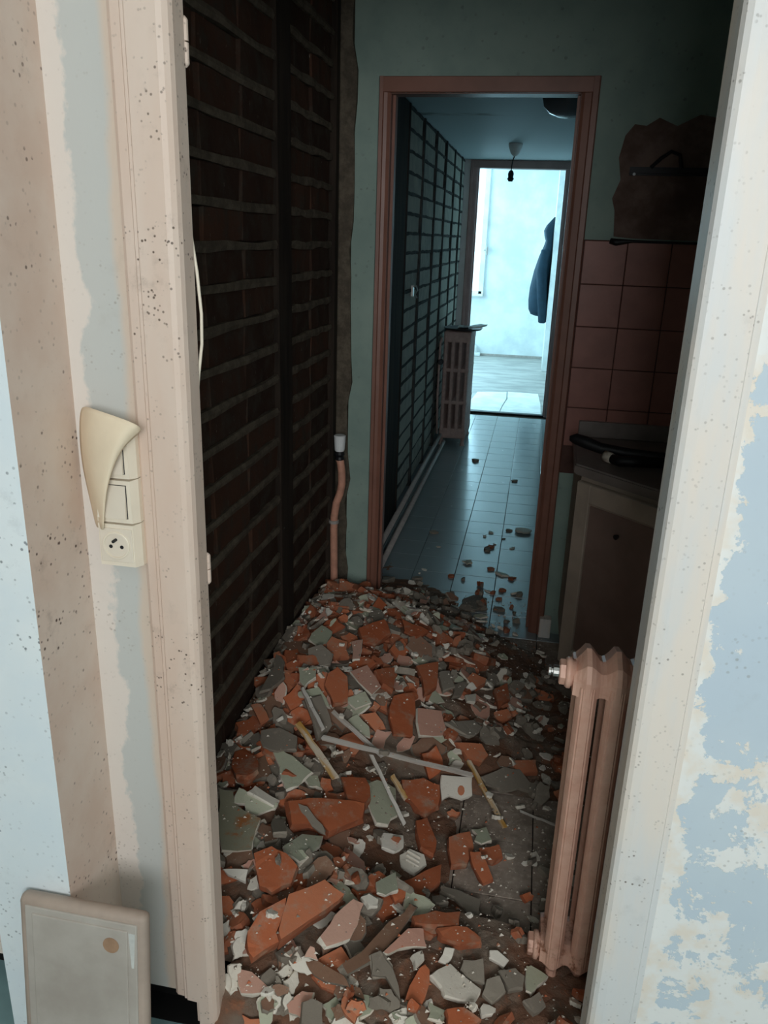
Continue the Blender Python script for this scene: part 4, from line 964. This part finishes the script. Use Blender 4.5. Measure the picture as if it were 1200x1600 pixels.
S('mortar', 'd', [(0, 562), (60, 540), (140, 662), (182, 852), (90, 702), (0, 692)], .014, 'triangular grey flake with white edge left of the orange lens')
S('brick', 'd', [(180, 110), (340, 40), (440, 2), (432, 110), (340, 192), (270, 192)], .024, 'orange brick piece behind the brown mortar bar')
S('white', 'd', [(680, 902), (700, 870), (782, 900), (760, 932), (690, 952)], .012, 'white chip at the bottom edge, right of centre')
S('mortar', 'd', [(720, 720), (800, 700), (840, 800), (760, 860), (700, 800)], .02, 'brownish grey chunk right of the white tile piece')
# worn spot and ribs on two of them
M3 = wp.matrix_world
bm = bmesh.new(); lathe(bm, [(.011, .0055), (.010, .0078)], 'z', (.012, 0, 0), 9)
for v in bm.verts: v.co.y *= 1.5
o = obj('worn_spot', bm, 'r_brick', wp)
for k in range(3):
    bm = bmesh.new(); box(bm, -.019, .019, -.0025, .0025, .005, .0105, bev=.0015)
    o = obj('rib', bm, 'r_white', rb, False, (.0, -.013 + .013 * k, 0))
    o.rotation_euler = (0, 0, math.radians(-18))
# ---- laths
def lath(p0, p1, w_, h_, mat, label, lift=.012):
    a = cast(*p0); b = cast(*p1)
    A, Bv = Vector(a), Vector(b); A.z += lift; Bv.z += lift
    # lift until it clears the heap in between
    need = 0
    for k in range(1, 12):
        P = A.lerp(Bv, k / 12); i, j = int((P.x - GX0) / CELL), int((P.y - GY0) / CELL); need = max(need, HM[i, j] - P.z + h_ * .3)
    need = min(need, .03)
    for P, px in ((A, p0), (Bv, p1)):                # keep each end over its spot on the heap
        d = ray(*px); q = EYE + d * ((P.z + need - CAM_H) / d[2]); P.x, P.y, P.z = q
    L = (Bv - A).length; bm = bmesh.new(); n = 8; rings = []
    for k in range(n + 1):
        x = -L / 2 + L * k / n; f = 1 + rr.uniform(-.1, .06); dy, dz = rr.uniform(-.001, .001), rr.uniform(-.0006, .0006)
        rings.append([bm.verts.new((x + rr.uniform(-.004, .004) * (k in (0, n)), dy + sy * w_ / 2 * f, dz + sz * h_ / 2 * f)) for sy, sz in ((-1, -1), (1, -1), (1, 1), (-1, 1))])
    for u, v in zip(rings, rings[1:]):
        for k in range(4): bm.faces.new((u[k], u[(k + 1) % 4], v[(k + 1) % 4], v[k]))
    bm.faces.new(rings[0][::-1]); bm.faces.new(rings[-1])
    o = obj('wood_lath', bm, mat)
    ax = (Bv - A).normalized(); up = Vector((rr.uniform(-.3, .3), -.3, 1)); up = (up - ax * up.dot(ax)).normalized()
    o.matrix_world = Matrix.Translation((A + Bv) / 2) @ Matrix((ax, up.cross(ax), up)).transposed().to_4x4()
    for k in range(0, 25):
        P = A.lerp(Bv, k / 24); stamp(P.x, P.y, w_ * .6, P.z + h_ / 2, 0, 0)
    return tag(o, label, 'lath', 'laths on the rubble')
lath((520, 1112), (598, 1182), .011, .008, 'lathgrey', 'pale wooden lath running down from upper left into the crossing')
lath((503, 1152), (738, 1212), .012, .009, 'lathgrey', 'longest pale wooden lath lying across the middle of the heap')
lath((466, 1131), (524, 1216), .019, .008, 'lath', 'broad yellow-stained lath left of the crossing')
lath((580, 1180), (632, 1288), .010, .007, 'lathgrey', 'thin pale lath pointing down over the mint-green shard')
lath((733, 1190), (789, 1294), .013, .008, 'lath', 'yellow-edged lath right of the spotted white plaster')
lath((612, 1211), (634, 1248), .014, .007, 'lath', 'short yellow-stained lath stub beside the thin lath')
lath((812, 1267), (868, 1290), .006, .004, 'lathgrey', 'thin bent strip on the floor near the radiator')
lath((505, 1140), (472, 1075), .010, .012, 'lathgrey', 'short pale splinter leaning on the grey slab by the wall')
# ---- small bits on top and on the hall tiles
for kind, n in (('white', 44), ('mortar', 14), ('brown', 14), ('pink', 10)):   # crumbled plaster piled inside the left jamb
    for _ in range(n):
        s = rr.uniform(.012, .026); x, y = rr.uniform(-.515, -.24), rr.uniform(1.15, 1.29)
        if not (x < -.505 and y < 1.21) and not MASK[int((x - GX0) / CELL), int((y - GY0) / CELL)]: place(kind, x, y, s, .3, .6)
for kind, n in (('mortar', 40), ('white', 30), ('brown', 24), ('pink', 14), ('brick', 18), ('sage', 10)):   # front edge of the spill, between the jambs
    for _ in range(n):
        s = rr.uniform(.014, .032); x, y = rr.uniform(-.50, .18), rr.uniform(1.06, 1.27)
        if not blocked(x, y, s * .3) and not MASK[int((x - GX0) / CELL), int((y - GY0) / CELL)]: place(kind, x, y, s, .22, .5)
for kind, n, x0, x1, y0, y1 in (('mortar', 26, -.50, .03, 3.12, 3.50), ('white', 10, -.50, .03, 3.12, 3.50), ('sage', 8, -.50, .03, 3.12, 3.45), ('brown', 12, -.50, .0, 3.12, 3.48),
                                ('mortar', 20, -.02, .30, 1.98, 2.75), ('brick', 14, -.02, .30, 1.98, 2.7), ('brown', 14, -.02, .30, 1.98, 2.7), ('white', 10, -.02, .30, 1.98, 2.7)):   # rear fringe and shaded right side
    for _ in range(n):
        s = rr.uniform(.014, .034); x, y = rr.uniform(x0, x1), rr.uniform(y0, y1)
        if y > 3 and y > 3.5 - .75 * max(0, x + .42): continue
        if not blocked(x, y, s * .7) and not MASK[int((x - GX0) / CELL), int((y - GY0) / CELL)]: place(kind, x, y, s, .22, .5)
for kind, n, lo, hi in (('white', 120, .008, .017), ('mortar', 70, .010, .022), ('brick', 40, .010, .021), ('pink', 16, .010, .018), ('sage', 22, .012, .022)):
    for _ in range(n):
        s = rr.uniform(lo, hi)
        for _ in range(20):
            x, y = rr.uniform(-.75, .25), 1.17 + 1.95 * rr.random() ** 1.25
            if not blocked(x, y, s) and (rr.random() < .15 or not MASK[int((x - GX0) / CELL), int((y - GY0) / CELL)]): break
        place(kind, x, y, s, .35, .5)
for kind, n, s0, s1 in (('mortar', 16, .008, .026), ('brick', 12, .010, .03), ('white', 8, .008, .018), ('sage', 4, .02, .035)):
    for _ in range(n):
        s = rr.uniform(s0, s1); y = 3.24 + 1.1 * rr.random() ** 2.2; x = min(.03, rr.gauss(-.10, .13)) if rr.random() < .75 else rr.uniform(-.5, -.1)
        if y > 3.68:
            me, el = rr.choice(VAR[kind]); nm, cat, _, _ = KIND[kind]; o = bpy.data.objects.new(nm, me); COL.objects.link(o); k = s / .05
            o.matrix_world = Matrix.Translation((x, y, .013 * k * .9)) @ Matrix.Rotation(rr.uniform(0, 6.28), 4, 'Z') @ Matrix.Diagonal((k, k, k, 1))
            tag(o, f"{'small' if s < .017 else 'coin-sized'} loose {ADJ[kind]} {zone(x, y)}", cat, f'{cat}s on the hall floor')
        else: place(kind, x, y, s, .12, .5)
for (x, y, s, kind, lab) in ((-.06, 5.30, .022, 'mortar', 'dark mortar crumb midway along the hall tiles'), (-.36, 5.75, .03, 'mortar', 'heart-shaped dark mortar crumb near the hall radiator'), (.03, 4.30, .045, 'white', 'pale crumpled plaster flake on the hall tiles by the right jamb'), (-.44, 3.62, .014, 'white', 'single white plaster crumb on the dark hall tiles')):
    me, el = rr.choice(VAR[kind]); nm, cat, _, _ = KIND[kind]; o = bpy.data.objects.new(nm, me); COL.objects.link(o); k = s / .05
    o.matrix_world = Matrix.Translation((x, y, .013 * k)) @ Matrix.Rotation(rr.uniform(0, 6.28), 4, 'Z') @ Matrix.Diagonal((k, k, k, 1)); tag(o, lab, cat)
# ---- grit: thousands of crumbs, nobody could count them
bm = bmesh.new(); mats = ['r_white', 'r_mortar', 'r_brick', 'r_edge']
for _ in range(5200):
    for _ in range(6):
        x, y = rr.uniform(-.755, .34), 1.16 + (3.35 - 1.16) * rr.random() ** 1.3
        if not blocked(x, y, .004): break
    else: continue
    i, j = int((x - GX0) / CELL), int((y - GY0) / CELL)
    if not (0 <= i < NXg and 0 <= j < NYg): continue
    s = .0012 + .0042 * rr.random() ** 2.5; z = max(HM[i, j], 0) + s * .4; mi = rr.choice((0, 0, 0, 1, 1, 2, 3))
    vs_ = [bm.verts.new((x + s * rr.uniform(.6, 1.4) * a, y + s * rr.uniform(.6, 1.4) * b, z + s * rr.uniform(.5, 1) * c)) for a, b, c in ((1, 0, -.4), (-.6, .8, -.4), (-.6, -.8, -.4), (0, 0, .8))]
    for f in ((0, 1, 2), (0, 1, 3), (1, 2, 3), (2, 0, 3)): bm.faces.new([vs_[k] for k in f]).material_index = mi
o = obj('rubble_grit', bm, mats); o['kind'] = 'stuff'; o['label'] = 'scattered grit and plaster crumbs over the heap and floor'; o['category'] = 'grit'
# ---- leave out shards that ended up wholly buried in the heap
for o in [o for o in COL.objects if o.get('group', '').endswith('in the rubble')]:
    P = o.matrix_world.translation; i, j = int((P.x - GX0) / CELL), int((P.y - GY0) / CELL); k = max(1, int(max(o.dimensions) * .35 / CELL))
    if HM[max(i - k, 0):i + k + 1, max(j - k, 0):j + k + 1].min() > P.z + .026: bpy.data.objects.remove(o)
# ---- name each shard by the landmark piece it lies beside
SHORT = {'pale sage plaster shard high': 'topmost sage shard', 'rounded grey mortar': 'rounded grey mortar disc', 'long dark grey mortar': 'long dark grey slab',
 'mauve-pink': 'mauve tile fragment', 'broad orange': 'broad orange crest shard', 'dark grey slab resting': 'dark slab along the wall', 'blue-grey': 'blue-grey sill flake',
 'square pink': 'square pink tile', 'big dark grey': 'big dark grey flake', 'white plaster plate': 'orange-spotted white plate', 'mint-green': 'mint-green shard', 'long orange brick slab': 'long orange slab',
 'pointed sage': 'pointed sage shard', 'rounded red': 'rounded red lump', 'notched': 'notched sage shard', 'large olive': 'olive-stained slab', 'sage shard with white': 'torn sage shard',
 'squarish bright': 'square orange brick', 'plain cream': 'plain cream plate', 'ribbed': 'ribbed tile back', 'left half': 'left half of the split brick', 'right half': 'right half of the split brick',
 'chalky': 'chalky pink lump', 'long brown-grey': 'brown mortar bar', 'pale pink pointed': 'pale pink pointed shard', 'large white tile': 'large white tile piece', 'lens-shaped': 'orange lens-shaped flake',
 'long orange brick rib': 'long orange rib', 'grey slab with a white': 'white-rimmed grey slab', 'pale mint': 'mint shard by the radiator', 'salmon': 'salmon shard', 'lone white': 'lone white chip', 'deep red': 'deep red shard',
 'square sage': 'square sage shard by the stud', 'large orange brick face': 'large orange brick face', 'orange brick piece half': 'half-grey orange piece', 'triangular grey': 'triangular grey flake', 'triangular pink': 'triangular pink tile'}
LMK = [(o.matrix_world.translation, v) for o in HAND for k, v in SHORT.items() if o['label'].startswith(k)]
hand = {o.name for o in HAND}
for o in COL.objects:
    g_ = o.get('group', '')
    if not g_.endswith('in the rubble') or o.name in hand: continue
    P = o.matrix_world.translation
    if P.y > 3.05: continue
    d, L, v = min(((P - L).xy.length, i, v) for i, (L, v) in enumerate(LMK)); D = P - LMK[L][0]
    if d > .30: continue
    way = ('left of' if D.x < 0 else 'right of') if abs(D.x) > abs(D.y) else ('behind' if D.y > 0 else 'in front of')
    head = o['label']
    for z_ in (zone(P.x, P.y),): head = head.replace(' ' + z_, '')
    lab = f"{head.replace(', face down', '')} {'at' if d < .05 else 'just ' + way if d < .11 else 'further ' + way} the {v}"
    if len(lab.split()) <= 16: o['label'] = lab
for o in COL.objects:
    if o.get('category') and len(o['label'].split()) > 16: o['label'] = o['label'].replace('steeply ', '').replace('loose ', '').replace('compact ', '')
